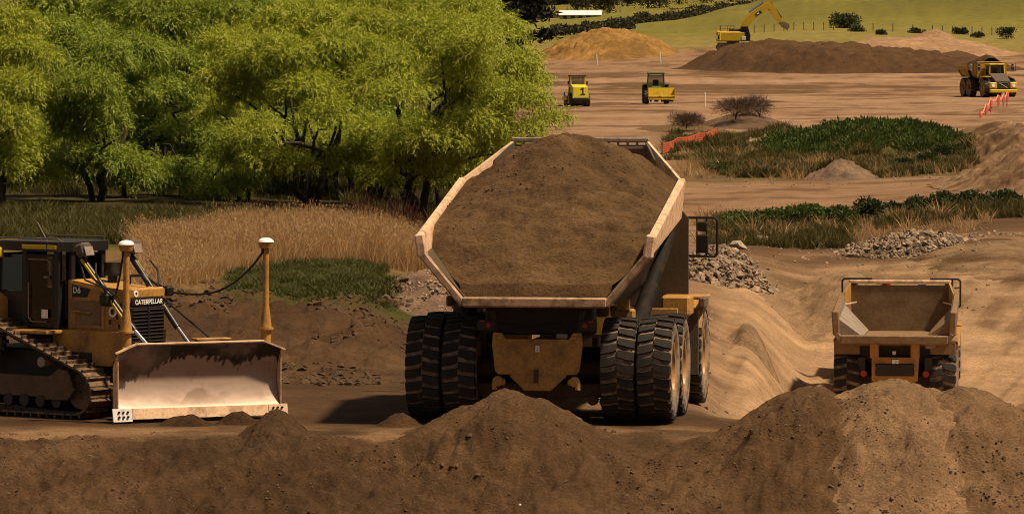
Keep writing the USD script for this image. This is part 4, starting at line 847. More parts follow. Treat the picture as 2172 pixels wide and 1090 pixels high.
for s in (-1, 1):
    eb = G().pts([(s * x, y, z) for x in (1.41, 1.80) for (y, z) in ((.31, -.02), (.345, -.02), (.28, .225), (.24, .225))]).build('end_bit', 'white_paint' if s > 0 else 'body_cream', bl, smooth=False)
    for a in range(3):
        for b in range(2): G().cyl((s * (1.50 + .09 * a), .325 - .018 * b, .07 + .09 * b), (s * (1.50 + .09 * a), .352 - .028 * b, .07 + .09 * b), .024, 8).build('bolt', 'decal_black', bl)
    G().pts([(s * bw, y, z) for (y, z) in ((.26, .02), (-.02, .2), (-.02, 1.0), (.26, 1.28), (.20, .7))] + [(s * (bw + .015), y, z) for (y, z) in ((.26, .02), (-.02, .2), (-.02, 1.0), (.26, 1.28))]).build('end_plate', 'body_cream', bl, smooth=False)
G().box((0, .27, 1.455), (2.62, .10, .035), .01).build('top_edge', 'body_cream', bl)
for s in (-1, 1): G().pts([(s * 1.31, .22, 1.44), (s * 1.31, .32, 1.44), (s * 1.74, .24, 1.27), (s * 1.74, .34, 1.27), (s * 1.31, .22, 1.472), (s * 1.31, .32, 1.472), (s * 1.74, .24, 1.30), (s * 1.74, .34, 1.30)]).build('top_edge', 'body_cream', bl, smooth=False)
G().box((-.35, -.05, 1.50), (.72, .30, .035), .01).box((-.62, -.05, 1.47), (.06, .28, .1), .01).box((-.08, -.05, 1.47), (.06, .28, .1), .01).build('step_bracket', 'machine_yellow', bl)
G().box((0, -.35, .62), (2.4, .35, .45), .04).build('blade_frame', 'dark_steel', bl)
for s in (-1, 1): G().bar((s * .66, .6, .55), (s * .62, 2.55 if s > 0 else 3.1, .45), .18, .26).build('push_arm', 'machine_yellow', dz)
for s, nm in ((1, 'near'), (-1, 'far')):
    ms = thing('survey_mast', None, None, None, parent=dz); ms_M = mat4((0, 3.40, 0), BA); 
    def tp(p): return (ms_M @ np.array([*p, 1.0]))[:3]
    b0 = np.array([s * 1.44, .06, 1.40])
    G().cyl(tp(b0), tp(b0 + (0, 0, .28)), .10, 14).cyl(tp(b0 + (0, 0, .26)), tp(b0 + (0, 0, .30)), .15, 16).cyl(tp(b0 + (0, 0, .30)), tp(b0 + (0, 0, .72)), .115, 16, .065).cyl(tp(b0 + (0, 0, .72)), tp(b0 + (0, 0, 1.86)), .062, 14).build('pole', 'machine_yellow', ms)
    G().cyl(tp(b0 + (0, 0, 1.84)), tp(b0 + (0, 0, 1.96)), .12, 18, .155).build('receiver', 'machine_yellow', ms)
    G().rev([(0.001, .085), (.08, .075), (.14, .04), (.16, .0), (.001, 0)], tp(b0 + (0, 0, 1.962)), 'z', 24).build('receiver_dome', 'dome_white', ms)
    G().cyl(tp(b0 + (.06, 0, 1.74)), tp(b0 + (.06, 0, 1.86)), .035, 8).build('plug', 'black_frame', ms)
    e0 = tp(b0 + (.07, 0, 1.76)); e1 = np.array([-.98, 1.95, 2.33]) if s < 0 else np.array([.72, 1.9, 2.2])
    tt = np.linspace(0, 1, 14); cable = e0[None] * (1 - tt[:, None]) + e1[None] * tt[:, None]; cable[:, 2] -= (.38 if s < 0 else .16) * np.sin(np.pi * tt ** .85)
    G().tube(cable, .022, 6).build('cable', 'black_frame', ms)
# ---------------------------------------------------------------- far machines
def gz1(px, d): return float(ground(np.array([X(px, d)]), np.array([d]))[0])

# excavator, about 18 px per metre in the photograph
ed = 622.0
exM = mat4((X(1556, ed), ed + 2, Z(109, ed)), 0)
ex = thing('excavator', 'yellow excavator with raised arm standing on the dark spoil bank', 'excavator', exM)
for s in (-1, 1):
    tk = G().prism([(-2.0, .35), (-1.75, .05), (1.75, .05), (2.0, .35), (2.0, .6), (1.7, .95), (-1.7, .95), (-2.0, .6)], 'y', s * 1.2 - .3, s * 1.2 + .3).build('track', 'track_steel', ex, smooth=False)
    for k in range(16): G().box((-1.9 + .25 * k, s * 1.2, .97), (.18, .62, .06), .01).build('track_shoe', 'dark_steel', tk)
G().cyl((0, 0, .8), (0, 0, 1.15), .75, 20).build('slew_ring', 'dark_steel', ex)
hs = G().box((-.25, 0, 1.75), (3.3, 2.7, 1.2), .12).build('engine_house', 'bright_yellow', ex)
G().box((-1.75, -.2, 1.8), (.5, 2.5, 1.25), .2).build('counterweight', 'bright_yellow', ex)
G().box((-1.85, -1.42, 1.65), (.34, .06, .5), .02).build('white_plate', 'white_paint', hs)
G().box((1.25, -1.38, 1.55), (.5, .06, .45), .02).build('white_plate', 'white_paint', hs)
G().box((.3, .2, 2.5), (1.5, 1.6, .35), .08).build('engine_cover', 'dark_steel', hs)
for x in (-1.5, -.7, .1): G().cyl((x, -1.0, 2.3), (x, -1.0, 3.05), .04, 6).build('rail_post', 'grey_plastic', hs)
G().tube([(-1.5, -1.0, 3.05), (.1, -1.0, 3.05)], .04, 6).tube([(-1.5, -1.0, 2.7), (.1, -1.0, 2.7)], .03, 6).tube([(-1.5, 1.0, 2.3), (-1.5, 1.0, 3.05), (-.2, 1.0, 3.05), (-.2, 1.0, 2.3)], .04, 6).build('guard_rail', 'grey_plastic', hs)
cbx = G().prism([(.9, 1.2), (2.0, 1.2), (2.05, 1.9), (1.75, 2.95), (.9, 2.95)], 'y', -1.3, -.35).build('cab', 'black_frame', ex, smooth=False)
G().plate([(1.0, -1.31, 1.95), (1.75, -1.31, 1.95), (1.55, -1.31, 2.85), (1.0, -1.31, 2.85)], .01).build('cab_window', 'window_glass', cbx, smooth=False)
def exz(px, py): return ((px - 1556) * ed / F, Z(py, ed) - exM[2, 3])
bp = [exz(1571, 62), exz(1577, 45), exz(1600, 24), exz(1622, 9), exz(1634, 8), exz(1637, 17), exz(1612, 32), exz(1594, 50), exz(1586, 66)]
bm_ = G().prism(bp, 'y', -.2, .35).build('boom', 'bright_yellow', ex, smooth=False)
G().prism([exz(1603, 30), exz(1614, 23), exz(1618, 27), exz(1607, 34)], 'y', -.225, -.2).build('black_decal', 'decal_black', bm_, smooth=False)
G().prism([exz(1606, 30), exz(1611, 27), exz(1612, 29), exz(1608, 31.5)], 'y', -.24, -.225).build('white_decal', 'letter_white', bm_, smooth=False)
G().cyl((*exz(1590, 24)[:1], .08, exz(1590, 26)[1]), (exz(1622, 3)[0], .08, exz(1622, 4)[1]), .14, 10).build('arm_ram', 'chrome', ex)
G().prism([exz(1622, 8), exz(1634, 4), exz(1645, 15), exz(1658, 38), exz(1662, 49), exz(1655, 53), exz(1642, 36), exz(1628, 18)], 'y', -.12, .28).build('arm', 'bright_yellow', ex, smooth=False)
G().cyl((exz(1636, 9)[0], .08, exz(1636, 6)[1]), (exz(1660, 40)[0], .08, exz(1660, 38)[1]), .1, 8).build('bucket_ram', 'dark_steel', ex)
G().prism([exz(1655, 48), exz(1664, 46), exz(1675, 52), exz(1676, 60), exz(1670, 63), exz(1660, 58)], 'y', -.5, .65).build('bucket', 'mud_wood', ex, smooth=False)
for y in (-.4, 0, .45): G().cyl((exz(1672, 61)[0], y, exz(1672, 61)[1]), (exz(1671, 66)[0], y, exz(1671, 66)[1]), .07, 6, .02).build('tooth', 'grey_plastic', ex)

# small yellow compactor seen from behind
rd = 470.0
rl = thing('soil_compactor', 'small bright yellow compactor with a black mark on its bonnet, far off beside the willows', 'compactor', mat4((X(1230, rd), rd, gz1(1230, rd)), 8))
for s in (-1, 1): wheel(rl, (s * .72, .6, .62), .62, .5, s, 'bright_yellow', lugs=16)
G().cyl((-.9, 3.4, .65), (.9, 3.4, .65), .65, 28).build('drum', 'grey_plastic', rl)
for s in (-1, 1): G().box((s * 1.0, 2.6, .7), (.12, 2.3, .3), .03).build('drum_frame', 'lime_yellow', rl)
bo = G().pts([(-.72, -.6, .75), (.72, -.6, .75), (-.66, -.5, 1.75), (.66, -.5, 1.75), (-.72, 1.2, .75), (.72, 1.2, .75), (-.66, 1.2, 2.0), (.66, 1.2, 2.0)]).build('bonnet', 'lime_yellow', rl, smooth=False)
tm = meshkit.text_mesh('1', .62, .02, True); T = np.eye(4); T[:3, 0], T[:3, 1], T[:3, 2], T[:3, 3] = (1, 0, 0), (0, .1, 1), (0, -1, .1), (-.12, -.57, 1.08); tm.apply_transform(T); obj('black_mark', tm, 'decal_black', bo)
G().box((0, -.62, .72), (1.3, .16, .22), .04).build('bumper', 'dark_steel', rl)
cb = thing('cab', None, None, None, parent=rl)
for sx in (-1, 1):
    for y in (1.2, 2.2): G().bar((sx * .68, y, 1.1), (sx * .62, y, 2.75), .1, .1).build('cab_pillar', 'bright_yellow', cb)
G().box((0, 1.7, 2.78), (1.5, 1.3, .12), .04).build('cab_roof', 'decal_black', cb)
G().box((0, 1.7, 1.3), (1.3, .9, .9), .06).build('cab_floor', 'decal_black', cb)
G().plate([(-.6, 1.18, 1.95), (.6, 1.18, 1.95), (.58, 1.18, 2.7), (-.58, 1.18, 2.7)], .01).build('cab_window', 'window_glass', cb, smooth=False)
for s in (-1, 1): G().box((s * .86, 1.3, 2.15), (.14, .06, .3), .02).bar((s * .66, 1.3, 2.2), (s * .86, 1.3, 2.2), .03, .03).build('mirror', 'decal_black', rl)

# green tractor carrying a wide yellow scoop
td = 480.0
tr_ = thing('tractor', 'green cabbed tractor with a wide yellow scoop in front, far off on the flats', 'tractor', mat4((X(1396, td), td, gz1(1396, td)), 0))
for s in (-1, 1):
    wheel(tr_, (-.15 + s * 1.0, 2.8, .86), .86, .52, s, 'bright_yellow', lugs=16)
    wheel(tr_, (-.15 + s * .9, .6, .62), .62, .42, s, 'bright_yellow', lugs=14)
G().box((-.15, 1.5, 1.25), (.95, 2.2, .75), .1).build('bonnet', 'green_paint', tr_)
cb = thing('cab', None, None, None, parent=tr_)
for sx in (-1, 1):
    for y in (1.9, 3.2): G().bar((-.15 + sx * .82, y, 1.2), (-.15 + sx * .70, y, 2.75), .09, .09).build('cab_pillar', 'green_paint', cb)
G().box((-.15, 2.55, 2.80), (1.62, 1.5, .16), .05).build('cab_roof', 'green_paint', cb)
G().box((-.15, 2.5, 1.35), (1.5, 1.2, .35), .06).build('cab_floor', 'green_paint', cb)
G().plate([(-.9, 1.88, 1.5), (.6, 1.88, 1.5), (.52, 1.88, 2.68), (-.82, 1.88, 2.68)], .01).build('windscreen', 'window_glass', cb, smooth=False)
G().box((-.15, 2.9, 1.85), (.55, .4, .7), .1).build('seat', 'grey_plastic', cb)
for s in (-1, 1): G().box((-.15 + s * .95, 2.8, 1.78), (.5, 1.3, .08), .02).build('rear_fender', 'green_paint', tr_)
scp = G().pts([(-.95, -.75, .45), (1.55, -.75, .45), (-.95, -.50, 1.50), (1.55, -.50, 1.50), (-.95, -.45, .45), (1.55, -.45, .45), (-.95, -.40, 1.50), (1.55, -.40, 1.50)]).build('scoop', 'bright_yellow', tr_, smooth=False)
G().box((.3, -.80, .72), (2.5, .14, .10), .03).box((.3, -.78, .45), (2.5, .2, .10), .02).build('scoop_rib', 'bright_yellow', scp)
for x in (-.92, 1.52): G().box((x, -.55, .95), (.06, .5, 1.1), .01).build('scoop_side', 'bright_yellow', scp)
G().box((.3, -.76, .95), (.10, .06, .34), .01).build('reflector', 'label_pink', scp)
for x in (-.5, .12): G().cyl((x, -.86, .28), (x, -.82, .28), .12, 12).build('lamp', 'letter_white', tr_)
G().box((.3, -.6, .28), (2.2, .16, .16), .03).build('lamp_bar', 'dark_steel', tr_)
G().bar((.3, 1.0, .7), (.3, -.5, .8), .25, .2).build('push_arm', 'dark_steel', tr_)

# ---------------------------------------------------------------- leaves
def leaves_from(p, t, w, l, rg, face=None):
    """diamond leaves of length l, width w at p pointing along t"""
    n = len(p); r = rg.normal(size=(n, 3)) * (1.0 if face is None else .5) + (0 if face is None else face); u = np.cross(t, r); u /= np.linalg.norm(u, axis=1, keepdims=True) + 1e-9
    l = np.asarray(l)[:, None]; w = np.asarray(w)[:, None]
    v = np.stack([p, p + t * l * .45 + u * w, p + t * l, p + t * l * .45 - u * w], 1).reshape(-1, 3)
    i = np.arange(n)[:, None] * 4
    return v, np.vstack([i + [0, 1, 2], i + [0, 2, 3]])

def spray_crown(clumps, n_sprays, rg, L=(.40, .95), K=6, leaf=.17, width=.018, droop=.28, low=-.15, per=2, sub=8):
    """foliage of drooping sprays growing out of rounded clumps (cx, cy, cz, rx, rz), each a cauliflower of smaller ones"""
    C = np.asarray(clumps, float); S = []
    for c in C:
        for _ in range(sub):
            d = rg.normal(size=3); d[2] = abs(d[2]) * 1.1 - .45; d /= np.linalg.norm(d); q = rg.uniform(.50, .85); k = rg.uniform(.33, .50)
            S.append([c[0] + d[0] * c[3] * q, c[1] + d[1] * c[3] * q, c[2] + d[2] * c[4] * q, c[3] * k, c[4] * k * 1.05])
    S = np.array(S); wts = S[:, 3] * S[:, 4]; wts /= wts.sum()
    k = rg.choice(len(S), n_sprays, p=wts); d = rg.normal(size=(n_sprays, 3)); d /= np.linalg.norm(d, axis=1, keepdims=True)
    d[:, 2] = np.where(d[:, 2] < low, -d[:, 2] * rg.uniform(.3, 1, n_sprays), d[:, 2])
    s = np.where(rg.uniform(size=n_sprays) < .85, rg.uniform(.82, 1.05, n_sprays), rg.uniform(.3, .9, n_sprays))
    rad = np.stack([S[k, 3], S[k, 3], S[k, 4]], 1)
    p = S[k, :3] + d * rad * s[:, None]
    t = d * [1, 1, .5] + rg.normal(size=(n_sprays, 3)) * .35 + [0, 0, .30]; t /= np.linalg.norm(t, axis=1, keepdims=True)
    st = (rg.uniform(*L, n_sprays) / K)[:, None]; fc = d * .7 + [0, 0, .75]
    Pp, Tt, Fc = [], [], []
    for _ in range(K):
        for _q in range(per):
            tt = t + rg.normal(size=(n_sprays, 3)) * .55 + [0, 0, -.12]; tt /= np.linalg.norm(tt, axis=1, keepdims=True)
            Pp.append(p + t * st * rg.uniform(0, 1, (n_sprays, 1))); Tt.append(tt); Fc.append(fc)
        p = p + t * st; t = t + [0, 0, -droop]; t /= np.linalg.norm(t, axis=1, keepdims=True)
    Pp, Tt, Fc = np.concatenate(Pp), np.concatenate(Tt), np.concatenate(Fc); n = len(Pp); ln = leaf * rg.uniform(.6, 1.3, n)
    return leaves_from(Pp, Tt, width * rg.uniform(.7, 1.3, n), ln, rg, Fc)

def limb_mesh(g, a, b, r0, r1, rg, n=5, bend=.12):
    a, b = np.asarray(a, float), np.asarray(b, float); t = np.linspace(0, 1, n + 1)[:, None]; q = a + (b - a) * t
    q[1:-1] += rg.normal(size=(n - 1, 3)) * bend * np.linalg.norm(b - a) / n; q[:, 2] += .10 * np.linalg.norm(b - a) * np.sin(np.pi * t[:, 0]) * .5
    for i in range(n): g.cyl(q[i], q[i + 1], r0 + (r1 - r0) * i / n, 8, r0 + (r1 - r0) * (i + 1) / n)

PXM = F
def willow(label, base_px, base_d, cl, sprays, seed, stems=3, tr=.26, mat='willow_leaf', name='willow_tree', group=None, **kw):
    """cl: clumps as photograph px, py, half width, half height (pixels), distance"""
    rg = np.random.default_rng(seed); bx, bz = X(base_px, base_d), float(zbase(np.array([X(base_px, base_d)]), np.array([base_d]))[0]) - .1
    o = np.array([bx, base_d, bz]); C = []
    for (px, py, hw, hh, d) in cl:
        q = P(px, py, d); C.append([*(q - o), .92 * hw * d / F, .84 * hh * d / F])
    C = np.array(C)
    t = thing(name, label, 'tree', mat4(o), group)
    f = G(); heads = []
    for k in range(stems):
        a = 2 * np.pi * (k + rg.uniform(0, .6)) / max(stems, 1); tip = np.array([math.cos(a) * .75, math.sin(a) * .75, rg.uniform(1.6, 2.2)]) if stems > 1 else np.array([.1, 0, 1.9])
        limb_mesh(f, (math.cos(a) * .12 * (stems > 1), math.sin(a) * .12 * (stems > 1), -.1), tip, tr * (1.0 if stems == 1 else .8), tr * .62, rg, 4); heads.append(tip)
    f.build('trunk', 'bark', t, smooth=True)
    b = G()
    for c in C:
        h = heads[int(np.argmin([np.hypot(*(hh[:2] - c[:2])) for hh in heads]))]
        limb_mesh(b, h, c[:3] + (0, 0, -.2 * c[4]), tr * .42, tr * .10, rg, 5, .22)
    b.build('branches', 'bark', t, smooth=True)
    v, fc = spray_crown(C, sprays, rg, **kw)
    obj('crown', (v, fc), mat, t)
    return t

D0 = 186
willow('big bright green willow at the right end of the grove, behind the loaded truck', 888, D0, [
    (1030, 72, 78, 60, 188), (965, 95, 85, 70, 187), (1085, 150, 65, 55, 186), (1010, 30, 60, 50, 190), (900, 70, 90, 60, 190), (860, 150, 75, 55, 186), (965, 205, 85, 65, 184), (1080, 225, 75, 60, 184), (1112, 180, 40, 55, 187),
    (1165, 262, 38, 32, 188), (1120, 285, 40, 30, 187), (845, 205, 70, 42, 181), (880, 300, 70, 55, 182), (1000, 285, 70, 55, 183), (1050, 320, 45, 45, 186), (960, 340, 55, 45, 194), (835, 385, 50, 48, 186), (915, 370, 45, 50, 194), (800, 290, 50, 50, 194), (980, 150, 70, 60, 183), (1000, 110, 60, 50, 182), (900, 362, 52, 42, 185), (848, 350, 48, 44, 184), (965, 350, 48, 40, 186), (790, 350, 46, 44, 187)],
    11000, 101, stems=3, tr=.21, mat='willow_leaf')
willow('broad layered willow in the middle of the grove, with several leaning stems', 655, D0 + 2, [
    (500, 105, 75, 55, 189), (590, 130, 80, 60, 187), (660, 55, 95, 60, 192), (740, 120, 85, 65, 188), (770, 195, 60, 50, 186), (655, 200, 70, 50, 186), (700, 255, 60, 48, 184), (600, 60, 70, 50, 191), (545, 288, 56, 38, 179), (470, 165, 55, 45, 188), (620, 325, 60, 45, 194),
    (690, 330, 55, 45, 194), (760, 330, 50, 50, 194), (470, 250, 50, 50, 194), (790, 80, 70, 55, 190), (530, 210, 55, 45, 188), (622, 350, 52, 42, 186), (560, 350, 44, 42, 186), (700, 355, 48, 42, 187), (500, 340, 42, 36, 188)],
    9600, 102, stems=4, tr=.17, mat='willow_leaf')
willow('willow with rounded tiers in the left part of the grove, behind the crawler cab', 205, D0 + 4, [
    (150, 85, 85, 50, 192), (205, 125, 62, 48, 189), (185, 190, 60, 48, 186), (225, 265, 40, 55, 186), (170, 275, 50, 50, 187), (105, 165, 50, 50, 190), (285, 110, 55, 50, 194), (115, 320, 45, 45, 194), (205, 330, 45, 45, 194), (275, 200, 40, 40, 194), (150, 240, 45, 50, 187), (175, 340, 48, 42, 189), (232, 345, 40, 38, 189), (120, 360, 40, 36, 190)],
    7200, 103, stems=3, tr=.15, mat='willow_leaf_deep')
willow('willow cut by the left edge of the picture, its trunk leaning right', 5, D0 - 2, [
    (15, 60, 70, 55, 187), (55, 120, 50, 48, 185), (20, 185, 60, 50, 184), (15, 270, 45, 60, 183), (50, 320, 45, 50, 185), (70, 375, 50, 40, 187), (-60, 150, 70, 60, 186), (-60, 280, 60, 60, 186), (60, 220, 35, 40, 186), (20, 350, 45, 50, 184)],
    5400, 104, stems=2, tr=.17, mat='willow_leaf')
willow('tall willow rising behind the tiered willows at the top left', 380, 204, [
    (345, 45, 85, 50, 205), (450, 40, 80, 55, 205), (250, 30, 80, 45, 207), (395, 125, 70, 45, 202), (370, 195, 52, 42, 200), (310, 160, 45, 40, 203), (430, 235, 40, 35, 201), (540, 35, 80, 50, 207), (350, -40, 90, 50, 206), (480, -50, 90, 50, 207), (300, 230, 45, 40, 203)],
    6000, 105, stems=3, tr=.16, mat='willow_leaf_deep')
willow('tall willow whose crown tops the middle of the grove', 790, 206, [
    (630, -15, 80, 50, 207), (740, -10, 85, 50, 207), (850, 0, 85, 45, 207), (940, 15, 75, 45, 206), (1010, 20, 45, 40, 205), (700, 60, 60, 50, 205), (800, 60, 60, 50, 205), (820, 150, 60, 50, 206), (720, 180, 60, 50, 206), (600, 220, 60, 50, 207)],
    5000, 106, stems=2, tr=.22, mat='willow_leaf')
willow('small shaded willow sapling with one thin trunk left of the crawler masts', 265, 194, [(262, 350, 48, 30, 193), (300, 380, 40, 28, 193), (235, 375, 32, 28, 194)], 900, 107, stems=1, tr=.11, mat='willow_leaf_deep')
willow('shaded young willow with a few thin stems between the sapling and the broad willow', 345, 196, [(340, 370, 42, 34, 195), (385, 395, 45, 30, 195), (430, 370, 40, 36, 196)], 1000, 108, stems=2, tr=.10, mat='willow_leaf_deep')
willow('low willow bough growing out from the foot of the broad willow', 520, 194, [(475, 405, 36, 18, 193), (440, 425, 28, 13, 193), (515, 385, 40, 28, 194)], 700, 109, stems=2, tr=.12, mat='willow_leaf_deep')
# back row, in the grove's own shade
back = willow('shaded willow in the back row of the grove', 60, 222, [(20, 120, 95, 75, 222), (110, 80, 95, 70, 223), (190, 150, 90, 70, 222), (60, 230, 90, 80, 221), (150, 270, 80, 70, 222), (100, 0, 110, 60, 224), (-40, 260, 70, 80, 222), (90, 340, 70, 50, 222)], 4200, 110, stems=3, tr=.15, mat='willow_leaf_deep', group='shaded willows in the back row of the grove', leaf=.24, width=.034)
for k, (px, d, rz, sc) in enumerate(((240, 224, 70, 1.02), (430, 222, 150, .95), (610, 226, 215, 1.05), (790, 222, 300, .92), (960, 228, 20, 1.0), (330, 236, 120, 1.1), (700, 238, 250, 1.1), (-120, 224, 100, 1.0))):
    dup(back, mat4((X(px, d), d, float(zbase(np.array([X(px, d)]), np.array([d]))[0]) - .1), rz, sc))
for px, d, l, sd_ in ((150, 202, 'low shaded willow filling the back of the grove, leftmost of three', 115), (470, 203, 'low shaded willow filling the back of the grove, middle of three', 116), (800, 202, 'low shaded willow filling the back of the grove, rightmost of three', 117)):
    willow(l, px, d, [(px - 120, 300, 75, 55, d), (px - 30, 270, 80, 60, d + 2), (px + 70, 300, 80, 55, d), (px + 140, 330, 60, 50, d + 1), (px - 70, 360, 60, 40, d - 1), (px + 30, 365, 60, 38, d - 1), (px + 110, 385, 45, 30, d), (px - 150, 375, 45, 34, d)], 3000, sd_, stems=4, tr=.14, mat='willow_leaf_deep', leaf=.22, width=.03)
# thin trunks standing in the shade
st0 = willow('slender willow stem in the shade of the grove', 640, 200, [(640, 330, 55, 40, 200), (620, 290, 45, 40, 201), (665, 285, 45, 40, 199)], 480, 111, stems=1, tr=.12, mat='willow_leaf_deep', name='slender_willow', group='slender willow stems in the shade of the grove')
for k, (px, d, rz, sc) in enumerate(((690, 203, 40, 1.0), (718, 198, 90, .95), (745, 206, 160, 1.1), (790, 201, 200, .9), (822, 199, 250, 1.0), (585, 203, 300, 1.0), (480, 200, 20, .9), (445, 205, 77, 1.0), (400, 202, 130, .95), (930, 201, 180, 1.0), (310, 208, 210, 1.0))):
    dup(st0, mat4((X(px, d), d, float(zbase(np.array([X(px, d)]), np.array([d]))[0]) - .1), rz, sc))

# dark conifer behind the right end of the grove
rg = np.random.default_rng(120); cd = 262.0; cz0 = float(zbase(np.array([X(1070, cd)]), np.array([cd]))[0])
con = thing('conifer', 'very dark ragged conifer standing behind the right end of the willow grove', 'tree', mat4((X(1078, cd), cd, cz0)))
g = G(); g.cyl((0, 0, -.2), (0, 0, 16.5), .34, 10, .06); g.build('trunk', 'bark', con)
g = G(); PP, TT = [], []
for k in range(110):
    h = rg.uniform(6.6, 16.3); a = rg.uniform(0, 2 * np.pi); L = (3.1 - .14 * h + rg.uniform(-.5, .6)) * (1.15 if rg.uniform() < .3 else .85); L = max(L, .5)
    tip = np.array([math.cos(a) * L, math.sin(a) * L, h + rg.uniform(-.2, .35)]); root = np.array([0, 0, h - .25])
    g.cyl(root, tip, .05, 5, .012)
    m = int(190 * L / 2); s = rg.uniform(.15, 1.05, m)[:, None]; p = root + (tip - root) * s + rg.normal(size=(m, 3)) * [.20, .20, .10]
    t = (tip - root) / L * .6 + rg.normal(size=(m, 3)) * .6 + [0, 0, .35]; TT.append(t / np.linalg.norm(t, axis=1, keepdims=True)); PP.append(p)
g.build('branches', 'bark', con)
PP, TT = np.concatenate(PP), np.concatenate(TT)
obj('crown', leaves_from(PP, TT, rg.uniform(.05, .09, len(PP)), rg.uniform(.25, .45, len(PP)), rg), 'pine_needle', con)

# ---------------------------------------------------------------- far hedges, trees, shed, fence
def bush(name, label, cat, px, d, w, h, n, seed, mat='dark_leaf', leaf=.3, depth=None, group=None, base=None, trunk=False, wide=.35):
    """round leafy bush: clumped leaves on an uneven dome"""
    rg = np.random.default_rng(seed); dp = depth or w; b = float(zbase(np.array([X(px, d)]), np.array([d]))[0]) if base is None else base
    t = thing(name, label, cat, mat4((X(px, d), d, b - .05)), group)
    nl = 9; cl = []
    for _ in range(nl):
        a, r = rg.uniform(0, 2 * np.pi), rg.uniform(0, .62) ** .7; cl.append((math.cos(a) * r * w / 2, math.sin(a) * r * dp / 2, h * rg.uniform(.32, .78) * (1 - .30 * r), w * rg.uniform(.22, .33), h * rg.uniform(.26, .36)))
    C = np.array(cl); k = rg.integers(0, nl, n); dd = rg.normal(size=(n, 3)); dd /= np.linalg.norm(dd, axis=1, keepdims=True); dd[:, 2] = np.where(dd[:, 2] < -.3, -dd[:, 2], dd[:, 2])
    p = C[k, :3] + dd * np.stack([C[k, 3], C[k, 3] * dp / w, C[k, 4]], 1) * rg.uniform(.6, 1.08, (n, 1)); p[:, 2] = np.maximum(p[:, 2], .02)
    low = rg.uniform(size=n) < .14; p[low, 2] *= rg.uniform(0, 1, low.sum())
    tt = dd + rg.normal(size=(n, 3)) * .6; tt /= np.linalg.norm(tt, axis=1, keepdims=True)
    g = G(); g.cyl((0, 0, -.1), (.05 * w, 0, h * .5), .035 * h + .02, 7, .02 * h)
    for _ in range(4):
        c = C[rg.integers(nl)]; g.cyl((0, 0, h * .1), c[:3], .02 * h + .01, 6, .008 * h)
    g.build('trunk', 'bark', t)
    obj('crown', leaves_from(p, tt, leaf * wide * rg.uniform(.6, 1.2, n), leaf * rg.uniform(.6, 1.3, n), rg), mat, t)
    return t

bush('field_tree', 'round dark green tree in the pasture right of the excavator bucket', 'tree', 1793, 760, 4.6, 3.72, 2600, 130, leaf=.32, base=Z(74, 760))
bush('field_bush', 'smaller brownish bush close to the right foot of the round pasture tree', 'bush', 1816, 735, 2.4, 1.92, 900, 131, leaf=.28, base=Z(82, 735))
bush('field_bush', 'narrow dark bush on the field edge, the left of two', 'bush', 2029, 735, 1.1, 1.38, 500, 132, leaf=.24, base=Z(77, 735))
bush('field_bush', 'narrow dark bush on the field edge, the right of two', 'bush', 2045, 735, 1.1, 1.26, 500, 133, leaf=.24, base=Z(77, 735))
bush('field_bush', 'rounded dark bush on the field edge nearest the right edge of the picture', 'bush', 2135, 720, 2.6, 1.80, 800, 134, leaf=.28, base=Z(81, 720))
bush('field_bush', 'dark green scrub on the left end of the sandy bank', 'bush', 1870, 720, 1.6, 1.0, 500, 135, 'hedge_leaf', leaf=.26, base=Z(78, 720))
bush('field_bush', 'brown green scrub behind the small pale spoil heap', 'bush', 1945, 735, 2.2, 1.3, 600, 136, 'hedge_leaf', leaf=.26, base=Z(76, 735))
bush('field_bush', 'low dark scrub by the field corner right of the spoil heap', 'bush', 2075, 722, 1.9, .9, 500, 137, 'hedge_leaf', leaf=.26, base=Z(82, 722))
bush('field_bush', 'thin dark scrub on the hillside at the far right, the highest one', 'bush', 2160, 900, 4.2, 1.2, 800, 138, 'hedge_leaf', leaf=.3, base=Z(54, 900))

def hedge(label, pts, h, w, n, seed, name='hedge', mat='hedge_leaf', leaf=.5):
    rg = np.random.default_rng(seed); q = np.array([[X(px, d), d, Z(py, d)] for px, py, d in pts]); seg = np.linalg.norm(np.diff(q, axis=0), axis=1); cum = np.r_[0, np.cumsum(seg)]
    u = rg.uniform(0, cum[-1], n); c = np.stack([np.interp(u, cum, q[:, k]) for k in range(3)], 1); a = rg.uniform(0, 2 * np.pi, n); hh = h * (.75 + .7 * (meshkit.fbm(np.stack([u / 7, 0 * u, 0 * u + seed], 1), 3) - .5) * 1.6)
    zq = np.sqrt(rg.uniform(0, 1, n)); p = c + np.stack([np.cos(a) * w / 2 * np.sqrt(1 - .7 * zq ** 2), np.sin(a) * w / 2 * np.sqrt(1 - .7 * zq ** 2), zq * hh], 1) * rg.uniform(.75, 1.05, (n, 1))
    tt = rg.normal(size=(n, 3)) + [0, 0, .5]; tt /= np.linalg.norm(tt, axis=1, keepdims=True)
    o = c.mean(0); t = thing(name, label, 'hedge', mat4(o)); g = G()
    for k in range(len(q) - 1):
        for f in np.linspace(0, .9, 4):
            b = q[k] + (q[k + 1] - q[k]) * f - o; g.cyl(b + (0, 0, -.4), b + (0, 0, h * .45), .09, 5)
    g.build('stems', 'bark', t)
    obj('foliage', leaves_from(p - o, tt, leaf * .38 * rg.uniform(.7, 1.2, n), leaf * rg.uniform(.6, 1.3, n), rg), mat, t)
    return t
hedge('long dark hedge climbing the pasture behind the excavator arm', [(1415, 49, 985), (1500, 36, 1080), (1580, 24, 1150), (1640, 15, 1180), (1760, -2, 1200)], 2.2, 3.0, 9000, 140)
hedge('dark hedge running on left from the long one, above the orange spoil bank', [(1180, 72, 900), (1260, 66, 920), (1340, 56, 960), (1415, 47, 985)], 2.2, 3.0, 6500, 141)
